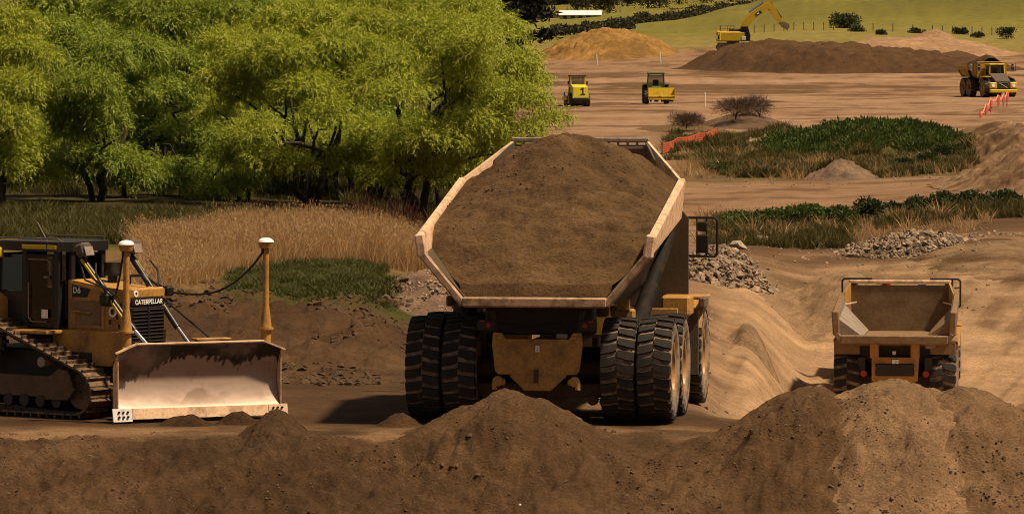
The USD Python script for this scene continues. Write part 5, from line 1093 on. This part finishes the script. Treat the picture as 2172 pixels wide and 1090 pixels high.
hedge('scrubby bank of bushes left of the hedge, above the orange spoil bank', [(1150, 75, 860), (1200, 74, 850), (1260, 70, 850), (1320, 62, 880)], 1.6, 5.0, 4500, 142)
hedge('short dark hedge block below the farm trees, above the long hedge', [(1415, 35, 1300), (1480, 33, 1320), (1560, 28, 1350), (1660, 16, 1400)], 2.6, 4.0, 5000, 143)
hedge('dark hedge at the upper left of the field with the white roofed shed', [(1140, 47, 1250), (1190, 46, 1250), (1260, 45, 1260), (1330, 42, 1270)], 1.4, 5.0, 4000, 144)
# farm trees
ft = [(1292, 1290, 6.0, 4.6), (1374, 1390, 7.6, 5.6), (1398, 1400, 6.8, 5.2), (1225, 1500, 7, 4.5), (1150, 1500, 8, 5), (1270, 1530, 7, 5), (1330, 1600, 8, 5), (1440, 1600, 9, 5.2), (1490, 1620, 8, 5), (1550, 1650, 9, 5), (1610, 1650, 9, 5.5)]
lb = ['dark round farm tree right of the white roofed shed', 'tall farm tree in the middle of the far field, left of two', 'tall farm tree in the middle of the far field, right of two', 'dark tree behind the white roofed shed', 'dark tree at the left of the far field, over the conifer', 'dark tree behind the round farm tree', 'dark far tree left of the two tall farm trees', 'dark far tree right of the two tall farm trees', 'dark far tree above the short hedge block, left one', 'dark far tree above the short hedge block, middle one', 'dark far tree above the short hedge block, right one']
for k, ((px, d, w, h), l) in enumerate(zip(ft, lb)):
    bush('farm_tree', l, 'tree', px, d, w, h, 1500, 150 + k, 'hedge_leaf', leaf=.55)
# far wood on the hillside: one dark mass
rg = np.random.default_rng(170)
wd = UsdGeom.PointInstancer.Define(stage, '/World/far_wood')
tag(wd, 'dark far wood covering the hillside at the top', 'wood', kind='stuff')
pt = thing('wood_tree', None, None, None, parent=wd)
n = 1500; dd = rg.normal(size=(n, 3)); dd /= np.linalg.norm(dd, axis=1, keepdims=True); p = dd * [4.2, 4.2, 4.2] * rg.uniform(.6, 1.05, (n, 1)) * (1 + .5 * (meshkit.fbm(dd * 2.4, 3, 8)[:, None] - .5)) + [0, 0, 4.4]
tt = dd + rg.normal(size=(n, 3)) * .6; tt /= np.linalg.norm(tt, axis=1, keepdims=True)
obj('crown', leaves_from(p, tt, np.full(n, .34), rg.uniform(.7, 1.3, n), rg), 'hedge_leaf', pt)
wp, wsc, wo = [], [], []
for d in np.linspace(1950, 2900, 10):
    for px in np.arange(850, 1760, 7.2 * F / d * .9):
        x = X(px + rg.uniform(-25, 25), d); z_ = float(zbase(np.array([x]), np.array([d]))[0])
        if 1180 < px < 1700 and rg.uniform() < .08: continue
        wp.append(Gf.Vec3f(float(x), float(d), z_ - .5)); s = rg.uniform(.75, 1.3); wsc.append(Gf.Vec3f(s, s, s * rg.uniform(.9, 1.3))); a = rg.uniform(0, np.pi); wo.append(Gf.Quath(float(math.cos(a)), 0, 0, float(math.sin(a))))
wd.CreatePrototypesRel().SetTargets([pt.GetPath()]); wd.CreatePositionsAttr(wp); wd.CreateScalesAttr(wsc); wd.CreateOrientationsAttr(wo); wd.CreateProtoIndicesAttr([0] * len(wp))
# farm shed
sd = 1200.0; shz = Z(40, sd)
sh = thing('farm_shed', 'long low farm shed with a shining white roof, far off at the top', 'shed', mat4((X(1231, sd), sd, shz), -2))
G().box((0, 2.0, .35), (9.6, 4.0, .9), .02).build('wall', 'shade_grey', sh)
G().prism([(-.3, .75), (2.0, 1.75), (4.3, .75), (4.3, .85), (2.0, 1.87), (-.3, .85)], 'x', -5.0, 5.0).build('roof', 'metal_roof', sh, smooth=False)
for k in range(5): G().box((-3.6 + 1.8 * k, -.02, .35), (.9, .06, .7), .01).build('door', 'decal_black', sh)
# field fence
for k in range(26):
    px = 1600 + 21 * k; d = 745 - .4 * k
    if px > 1765 and px < 1990 and k % 2: continue
    pz = float(zbase(np.array([X(px, d)]), np.array([d]))[0])
    tag(G().cyl((X(px, d), d, pz - .3), (X(px, d), d, pz + 1.15), .075, 6).build('fence_post', 'post_wood'), 'thin wooden fence post along the foot of the pasture', 'fence post', 'fence posts along the foot of the pasture')

# ---------------------------------------------------------------- tufts, shrubs and weeds on the ground
def tuft(parent, mat, n, h, spread, seed, w=.012, lean=.35, seedhead=False):
    rg = np.random.default_rng(seed); a = rg.uniform(0, 2 * np.pi, n); r = spread * np.sqrt(rg.uniform(0, 1, n)); b = np.stack([np.cos(a) * r, np.sin(a) * r, np.zeros(n)], 1)
    l = np.stack([rg.normal(size=n) * lean, rg.normal(size=n) * lean, np.ones(n)], 1); H = h * rg.uniform(.55, 1.15, n)[:, None]
    mid = b + l * H * .55; tip = b + l * H * [1.35, 1.35, 1.0] * rg.uniform(.9, 1.05, (n, 1)); ww = np.stack([-np.sin(a), np.cos(a), 0 * a], 1) * w
    v = np.stack([b - ww, b + ww, mid - ww * .8, mid + ww * .8, tip], 1).reshape(-1, 3); i = np.arange(n)[:, None] * 5
    f = np.vstack([i + [0, 1, 3], i + [0, 3, 2], i + [2, 3, 4]])
    if seedhead:
        k = rg.integers(0, n, n); p = tip[k] - (tip - mid)[k] * rg.uniform(0, .35, (n, 1)); t = rg.normal(size=(n, 3)) * .5 + [0, 0, .8]; t /= np.linalg.norm(t, axis=1, keepdims=True)
        v2, f2 = leaves_from(p, t, np.full(n, .006), np.full(n, .07), rg); f = np.vstack([f, f2 + len(v)]); v = np.vstack([v, v2])
    return obj('tuft', (v, f), mat, parent)

def scatter(name, label, cat, pos, protos, seed, smin=.7, smax=1.3, yaw=True):
    """many small plants or crumbs nobody could count: one object"""
    rg = np.random.default_rng(seed); pi = UsdGeom.PointInstancer.Define(stage, numbered('/World', name)); tag(pi, label, cat, kind='stuff')
    ps = [mk_(str(pi.GetPath())) for mk_ in protos]; n = len(pos)
    a = rg.uniform(0, np.pi, n); pos = np.asarray(pos); s = rg.uniform(smin, smax, n) * np.clip(1 + 2.2 * fbm2(pos[:, 0], pos[:, 1], 1.6, seed, 3), .45, 1.6)
    pi.CreatePrototypesRel().SetTargets([p.GetPath() for p in ps]); pi.CreatePositionsAttr(Vt.Vec3fArray.FromNumpy(np.asarray(pos, np.float32)))
    pi.CreateScalesAttr(Vt.Vec3fArray.FromNumpy(np.repeat(s[:, None], 3, 1).astype(np.float32)))
    pi.CreateOrientationsAttr(Vt.QuathArray([Gf.Quath(float(math.cos(q)), 0, 0, float(math.sin(q))) for q in a]))
    pi.CreateProtoIndicesAttr(Vt.IntArray.FromNumpy(rg.integers(0, len(ps), n).astype(np.int32)))
    return pi

def spread(px0, px1, d0, d1, n, seed, keep=None):
    rg = np.random.default_rng(seed); d = rg.uniform(d0, d1, n); px = rg.uniform(px0, px1, n); x = X(px, d)
    if keep is not None:
        k = keep(px, d, x, rg); x, d = x[k], d[k]
    return np.stack([x, d, surface(x, d) - .03], 1)

edge = lambda px, d, x: 7 * fbm2(x, d, 5, 50, 3)
# tall dry grass behind the crawler and truck
def keep_dry(px, d, x, rg):
    e = edge(px, d, x); far_ = d > np.where(px > 540, 139 + (px - 540) * .020, 139 - (540 - px) * .075) + e
    return far_ & (d < 166 - np.clip(540 - px, 0, 300) * .05 + e) & (rg.uniform(size=len(px)) < .95)
scatter('dry_grass', 'tall dry straw coloured grass behind the crawler bulldozer', 'grass', spread(300, 1010, 121, 167, 9800, 51, keep_dry),
        [lambda q, k=k: tuft(q, 'dry_grass', 30, .66, .24, 200 + k, .005, .26, True) for k in range(4)], 52, .7, 1.25)
def keep_green(px, d, x, rg):
    e = edge(px, d, x); return (d < 141 + (px - 540) * .020 + e + 2) & (d > 125 + e * .6) & (px > 480 + 15 * e) & (px < 815 + 12 * e)
scatter('green_grass', 'strip of low green grass below the dry grass, beside the gravel heap', 'grass', spread(470, 960, 122, 146, 4200, 53, keep_green),
        [lambda q, k=k: tuft(q, 'green_grass', 22, .17, .20, 210 + k, .010, .45) for k in range(3)], 54)
scatter('meadow_grass', 'green grass in shade toned colours between the dry grass and the willow grove', 'grass', np.vstack([spread(-80, 620, 150, 176, 5200, 55, lambda px, d, x, rg: d > 152 + np.clip(px - 330, 0, 400) * .045 + edge(px, d, x)), spread(-80, 1050, 196, 250, 3200, 56)]),
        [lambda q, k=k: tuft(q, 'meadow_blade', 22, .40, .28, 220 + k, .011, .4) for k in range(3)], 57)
scatter('russet_weeds', 'reddish brown dock weeds standing at the back of the dry grass', 'weeds', spread(760, 930, 163, 172, 130, 58),
        [lambda q, k=k: tuft(q, 'russet_weed', 16, .95, .12, 230 + k, .022, .16, True) for k in range(2)], 59)
# thicket strip on the right
scatter('green_weeds', 'strip of green weeds and grass running to the right behind the rubble', 'weeds', spread(1470, 2172, 176, 203, 5200, 60, lambda px, d, x, rg: (d > np.where(px > 1800, 191, 179) + edge(px, d, x) * 1.1) & (d < 200 + edge(px, d, x) * .5) & (px > 1500 + 6 * edge(px, d, x)) & (fbm2(x, d, 2.4, 69, 3) > -.07)),
        [lambda q, k=k: tuft(q, 'mixed_grass', 26, .36, .28, 240 + k, .014, .38, k == 1) for k in range(3)], 61)
scatter('mound_grass', 'rough green and straw grass round the foot of the overgrown mound', 'grass', np.vstack([spread(1500, 2065, 248, 292, 5200, 62, lambda px, d, x, rg: (d > 254 + edge(px, d, x) * 1.3 + np.clip(1560 - px, 0, 60) * .3) & (fbm2(x, d, 2.6, 70, 3) > -.06)), spread(1415, 1720, 285, 352, 2600, 63, lambda px, d, x, rg: fbm2(x, d, 3.5, 64, 3) > .03)]),
        [lambda q, k=k: tuft(q, 'mixed_grass', 26, .38, .35, 250 + k, .022, .4, k == 0) for k in range(3)], 65)
rg = np.random.default_rng(66); mp = spread(1640, 2030, 288, 322, 4200, 67)
mp = mp[fbm2(mp[:, 0], mp[:, 1], 3.0, 71, 3) > -.09]
scatter('straw_tufts', 'pale straw tufts scattered through the weeds round the overgrown mound', 'grass', np.vstack([spread(1440, 2075, 252, 300, 420, 72), spread(1480, 2100, 180, 200, 260, 73)]), [lambda q, k=k: tuft(q, 'dry_grass', 18, .5, .2, 270 + k, .012, .4, True) for k in range(2)], 74, .5, 1.3)
scatter('mound_scrub', 'thick dark green scrub covering the overgrown mound', 'scrub', mp,
        [lambda q, k=k: obj('tuft', leaves_from(*(lambda r_: ((lambda D_: (D_ * [.5, .5, .32] * r_.uniform(.4, 1, (150, 1)), D_))((lambda e: e / np.linalg.norm(e, axis=1, keepdims=True))(np.abs(r_.normal(size=(150, 3))) * [1, 1, 1] * np.where(r_.uniform(size=(150, 3)) < .5, -1, 1) * [1, 1, 0] + np.abs(r_.normal(size=(150, 3))) * [0, 0, 1]))))(np.random.default_rng(260 + k)), np.full(150, .026), np.full(150, .12), np.random.default_rng(261 + k)), 'shrub_leaf', q) for k in range(3)], 68, .5, 1.9)
# single shrubs one can tell apart
sh_list = [(1845, 195, 1.35, .95, 'dark_leaf', 'rounded dark shrub in the weed strip, left of the pale rubble crest'), (1895, 199, 1.1, .6, 'dark_leaf', 'dark shrub just right of the rounded one in the weed strip'), (1945, 199, 1.3, .7, 'dark_leaf', 'dark shrub behind the crest of the pale rubble'),
           (2005, 199, 1.5, .75, 'dark_leaf', 'wide dark shrub in the weed strip, third from the right edge'), (2060, 199, 1.5, .72, 'dark_leaf', 'dark shrub in the weed strip, second from the right edge'), (2125, 200, 1.5, .75, 'dark_leaf', 'dark shrub in the weed strip, nearest the right edge'),
           (1560, 190, 1.5, .75, 'shrub_leaf', 'green shrub behind the mirror of the big dump truck'), (1640, 194, 1.6, .8, 'shrub_leaf', 'green shrub in the weed strip, right of the mirror'), (1710, 194, 1.7, .85, 'shrub_leaf', 'highest green shrub in the middle of the weed strip'), (1775, 194, 1.5, .75, 'shrub_leaf', 'green shrub left of the rounded dark one'),
           (1920, 262, 1.2, .8, 'dark_leaf', 'dark shrub right of the grey soil heap at the mound foot'), (1965, 266, 1.3, .75, 'dark_leaf', 'dark shrub at the right foot of the overgrown mound'), (2005, 276, 1.6, 1.0, 'dark_leaf', 'larger dark shrub at the right end of the overgrown mound'), (1530, 262, 1.3, .6, 'shrub_leaf', 'low shrub at the left foot of the overgrown mound')]
for k, (px, d, w, h, mt, l) in enumerate(sh_list): bush('shrub', l, 'shrub', px, d, w * 1.1, h * 1.08, 1700, 300 + k, mt, leaf=.12)
for k, (px, d, w, h, l) in enumerate(((1560, 378, 3.6, 1.5, 'tangle of dry brown brushwood on the heap left of the overgrown mound'), (1610, 382, 3.2, 1.3, 'dry brushwood on the right of the brown tangle'), (1455, 362, 2.2, .9, 'reddish dry weeds by the orange netting'))):
    b0 = float(ground(np.array([X(px, d)]), np.array([d]))[0]) + (.8 if k < 2 else .4)
    bush('dry_brush', l, 'dry brush', px, d, w, h, 2600, 330 + k, 'dry_twig', leaf=.50, base=b0, wide=.022)

# ---------------------------------------------------------------- stones, clods, crumbs
def rock(rg, r, flat=.75):
    p = rg.normal(size=(13, 3)); p /= np.linalg.norm(p, axis=1, keepdims=True); p *= rg.uniform(.75, 1.1, (13, 1)) * r * np.array([1, rg.uniform(.7, 1), rg.uniform(.55, flat + .2)])
    return trimesh.convex.convex_hull(p)
def rubble(name, label, px, d, rx, ry, top, n, rmin, rmax, seed, base=None, pink=0):
    rg = np.random.default_rng(seed); b = float(zbase(np.array([X(px, d)]), np.array([d]))[0]) if base is None else base
    t = thing(name, label, 'rubble heap', mat4((X(px, d), d, b)))
    H = top - b; nn = 44; a = np.linspace(-1.1, 1.1, nn); A, B = np.meshgrid(a, a); r = np.hypot(A, B) * (1 + .5 * fbm2(A * rx, B * ry, rx * .8, seed, 3)); hgt = lambda q: H * np.clip(1 - q ** 1.35, -.25, 1)
    lz = lambda x, y: zbase(X(px, d) + x, d + y) - b
    zz_ = lz(A * rx, B * ry) + hgt(r) - .10 + .2 * H * fbm2(A * rx, B * ry, .5, seed + 1, 3); v = np.stack([(A * rx).ravel(), (B * ry).ravel(), zz_.ravel()], 1); i = (np.arange(nn - 1)[:, None] * nn + np.arange(nn - 1)).ravel()
    f = np.vstack([np.stack([i, i + 1, i + nn + 1], 1), np.stack([i, i + nn + 1, i + nn], 1)])
    obj('heap_core', (v, f), 'heap_earth', t, smooth=True, col=np.tile(np.array([.09, .06, .037]), (len(v), 1)))
    small = []
    rs = np.sort(rmax * (rmin / rmax) ** rg.uniform(0, 1, n * 5) ** .55)[::-1]
    for k, rr in enumerate(rs):
        aa, q = rg.uniform(0, 2 * np.pi), np.sqrt(rg.uniform(0, 1)) * 1.02
        if math.sin(aa) > .35 and rg.uniform() < .6: aa = -aa
        x, y = math.cos(aa) * q * rx, math.sin(aa) * q * ry; q2 = q * (1 + .5 * float(fbm2(np.array([x]), np.array([y]), rx * .8, seed, 3)[0]))
        m = rock(rg, rr); m.apply_transform(mat4((x, y, float(lz(np.array([x]), np.array([y]))[0]) + max(float(hgt(q2)) + rr * .15 - .04, -.03)), rg.uniform(0, 360), rx=rg.uniform(-30, 30)))
        if k < n: obj('rock', m, ('stone_pale', 'stone_grey', 'stone_grey', 'stone_dark')[rg.integers(4)], t)
        else: small.append(m)
    o = obj('small_stones', trimesh.util.concatenate(small), 'stone_grey', t); o.SetCustomDataByKey('kind', 'stuff')
    return t
rubble('rubble_heap', 'heap of broken stone behind the right front wheel of the big dump truck', 1530, 160, 1.75, 2.6, Z(520, 160), 190, .07, .21, 400)
rubble('rubble_heap', 'long heap of pale broken stone in front of the dark shrubs at the right', 1930, 176, 2.5, 3.5, Z(489, 176), 200, .06, .17, 401)
rubble('rubble_heap', 'low scatter of stones at the right end of the weed strip', 2085, 178, 1.6, 2.6, Z(500, 178), 60, .05, .13, 402)
for k, (px, py, d, w, l) in enumerate(((1620, 515, 183, .75, 'pale flat slab lying in the weeds, the left and larger of two'), (1560, 527, 178, .55, 'pale slab half buried left of the dark weeds'), (1740, 520, 183, 1.15, 'long pale slab lying in the weeds, right of the larger one'))):
    z_ = float(ground(np.array([X(px, d)]), np.array([d]))[0]); rg = np.random.default_rng(410 + k); p = rg.normal(size=(16, 3)) * [1, 1, .5]; p /= np.linalg.norm(p, axis=1, keepdims=True)
    m = trimesh.convex.convex_hull(p * [w * .62, .55, .20]); m.apply_transform(mat4((X(px, d), d - 2, z_ + .10), 0, rx=-8, ry=4)); tag(obj('stone_slab', m, 'pale_concrete'), l, 'slab')
rgs = np.random.default_rng(420)
def crumbs(n, seed, r, mats):
    def make(q, k):
        rr = np.random.default_rng(seed + k); return obj('crumb', rock(rr, r, .8), mats[k % len(mats)], q)
    return [lambda q, k=k: make(q, k) for k in range(n)]
def put(px0, px1, d0, d1, n, seed, keep=None): 
    p = spread(px0, px1, d0, d1, n, seed, keep); p[:, 2] += .02; return p
scatter('soil_crumbs', 'loose soil crumbs strewn over the foreground bank', 'soil crumbs', put(-120, 2290, 92.5, 97.6, 11000, 421, lambda px, d, x, rg: fbm2(x, d, 1.2, 422, 3) > -.05), crumbs(4, 430, .024, ['clod_dark', 'clod_dark', 'stone_dark', 'clod_dark']), 423, .25, 1.5)
scatter('soil_lumps', 'pale soil lumps half sunk in the sandy heaps at the right of the foreground', 'soil lumps', put(1770, 2290, 93, 98.2, 420, 473, lambda px, d, x, rg: fbm2(x, d, 1.6, 471, 3) > -.02) - [0, 0, .02], crumbs(5, 476, .045, ['clod_pale']), 474, .4, 1.7)
scatter('soil_lumps', 'lumps of brown soil half sunk in the foreground bank', 'soil lumps', put(-120, 1790, 93, 98.2, 1150, 470, lambda px, d, x, rg: fbm2(x, d, 1.6, 471, 3) > -.02) - [0, 0, .02], crumbs(5, 475, .045, ['clod_mid']), 472, .4, 1.7)
lk = np.random.default_rng(480).choice(len(LOADP), 700, replace=False)
scatter('load_crumbs', 'crumbs of soil lying on the load of the big dump truck', 'soil crumbs', LOADP[lk] + [0, 0, .005], crumbs(4, 481, .02, ['clod_mid']), 482, .3, 1.7)
scatter('dark_clods', 'dark clods on the churned slope behind the crawler blade', 'clods', put(250, 930, 110, 131, 3600, 424, lambda px, d, x, rg: fbm2(x, d, 2, 425, 3) > -.02), crumbs(4, 440, .085, ['clod_dark']), 426, .25, 1.6)
scatter('gravel_stones', 'small stones on the pinkish gravel heap and the flats behind the trucks', 'stones', np.vstack([put(1440, 2100, 158, 188, 900, 427), put(1150, 1560, 104, 150, 260, 428), put(1500, 2080, 240, 262, 400, 429)]), crumbs(4, 450, .07, ['stone_grey', 'stone_pale', 'stone_dark']), 431, .35, 1.3)
ghx, ghy = X(905, 130), 130.0; q = np.sqrt(rgs.uniform(0, 1, 1500)); a = rgs.uniform(0, 2 * np.pi, 1500)
gxp, gyp = ghx + np.cos(a) * q * 1.6, ghy + np.sin(a) * q * 2.2; gzp = zbase(gxp, gyp) + (Z(586, 130) - .35) * np.clip(1.06 - 1.06 * q, 0, 1) + .0
scatter('heap_gravel', 'pinkish gravel stones lying on the gravel heap left behind the big dump truck', 'gravel', np.stack([gxp, gyp, gzp], 1), crumbs(4, 460, .055, ['stone_grey', 'stone_pale']), 461, .4, 1.3)
for k, (px, py) in enumerate(((1387, 0),)): pass
# ---------------------------------------------------------------- netting, pegs
def netting(name, label, pts, h, mat, seed, posts=None, n=26):
    rg = np.random.default_rng(seed); q = np.array(pts, float); cum = np.r_[0, np.cumsum(np.linalg.norm(np.diff(q[:, :2], axis=0), axis=1))]; u = np.linspace(0, cum[-1], n); c = np.stack([np.interp(u, cum, q[:, k]) for k in range(3)], 1)
    o = c[0].copy(); t = thing(name, label, 'safety netting', mat4(o)); g = G()
    sag = .18 * h * np.abs(np.sin(np.linspace(0, np.pi * 3, n)))
    for k in range(n):
        g.box(c[k] - o + (0, 0, (h - sag[k]) / 2 + .02), (.05, .03, h - sag[k]), .005, (rg.uniform(-8, 8), rg.uniform(-12, 12), 0))
    for f in (.12, .34, .56, .78, 1.0):
        for k in range(n - 1): g.bar(c[k] - o + (0, 0, (h - sag[k]) * f + .02), c[k + 1] - o + (0, 0, (h - sag[k + 1]) * f + .02), .03, .10)
    g.build('net', mat, t, smooth=False)
    for k in (posts or range(0, n, 6)): G().cyl(c[k] - o + (0, 0, -.3), c[k] - o + (0, 0, h + .15), .035, 6).build('post', 'post_wood', t)
    return t
nd = lambda px, py, d: (X(px, d), d, float(ground(np.array([X(px, d)]), np.array([d]))[0]))
netting('orange_netting', 'sagging orange safety netting left of the pale stony heap', [nd(1405, 322, 300), nd(1445, 312, 318), nd(1490, 305, 332), nd(1520, 300, 345)], .62, 'netting_orange', 500)
def posts_net(label, pts, seed):
    t = thing('pink_netting', label, 'safety netting', mat4(pts[0])); o = np.array(pts[0]); g = G(); rg = np.random.default_rng(seed)
    for k, p in enumerate(pts):
        p = np.array(p) - o; G().cyl(p + (0, 0, -.3), p + (0, 0, 1.1), .05, 6).build('post', 'flag_red', t)
        g.box(p + (.06, 0, .55), (.22, .05, .85 * (1 if k % 2 else .7)), .01)
    for a, b in zip(pts[:-1], pts[1:]):
        a, b = np.array(a) - o, np.array(b) - o; tt = np.linspace(0, 1, 7); L = a + (b - a) * tt[:, None]; L[:, 2] += 1.0 - .35 * np.sin(np.pi * tt)
        for i in range(6): g.bar(L[i], L[i + 1], .05, .16)
    g.build('net', 'netting_pink', t, smooth=False); return t
posts_net('pink safety netting on leaning posts along the ramp edge at the right', [(X(px, d), d, Z(py, d)) for px, py, d in ((2079, 264, 405), (2091, 248, 420), (2101, 234, 432), (2117, 228, 440), (2128, 226, 446), (2136, 220, 450))], 510)
hd = 94.0; pz = float(ground(np.array([X(1103, hd)]), np.array([hd]))[0])
tag(G().box((X(1103, hd), hd, Z(1104, hd)), (.045, .04, .62), .008).build('survey_peg', 'peg_white'), 'white survey peg at the bottom edge, in front of the middle of the bank', 'survey peg')
fl = thing('survey_flag', 'thin red survey flag at the bottom edge, right of the white peg', 'survey flag', mat4((X(1138, hd), hd, Z(1120, hd))))
G().cyl((0, 0, -.1), (.01, 0, .46), .012, 6).build('stake', 'flag_red', fl)
G().plate([(.01, -.004, .20), (.045, -.004, .18), (.04, -.004, .42), (.01, -.004, .46)], .006).build('ribbon', 'flag_red', fl, smooth=False)
for k, (px, d, l) in enumerate(((1497, 470, 'short white survey peg standing on the far flats right of the tractor'), (1402, 640, 'thin white survey peg below the orange spoil bank'), (1267, 640, 'leaning thin survey peg at the left foot of the orange spoil bank'))):
    z_ = gz1(px, d); tag(G().cyl((X(px, d), d, z_ - .2), (X(px, d) - .08, d, z_ + 1.3), .05, 6).build('survey_peg', 'peg_white'), l, 'survey peg')
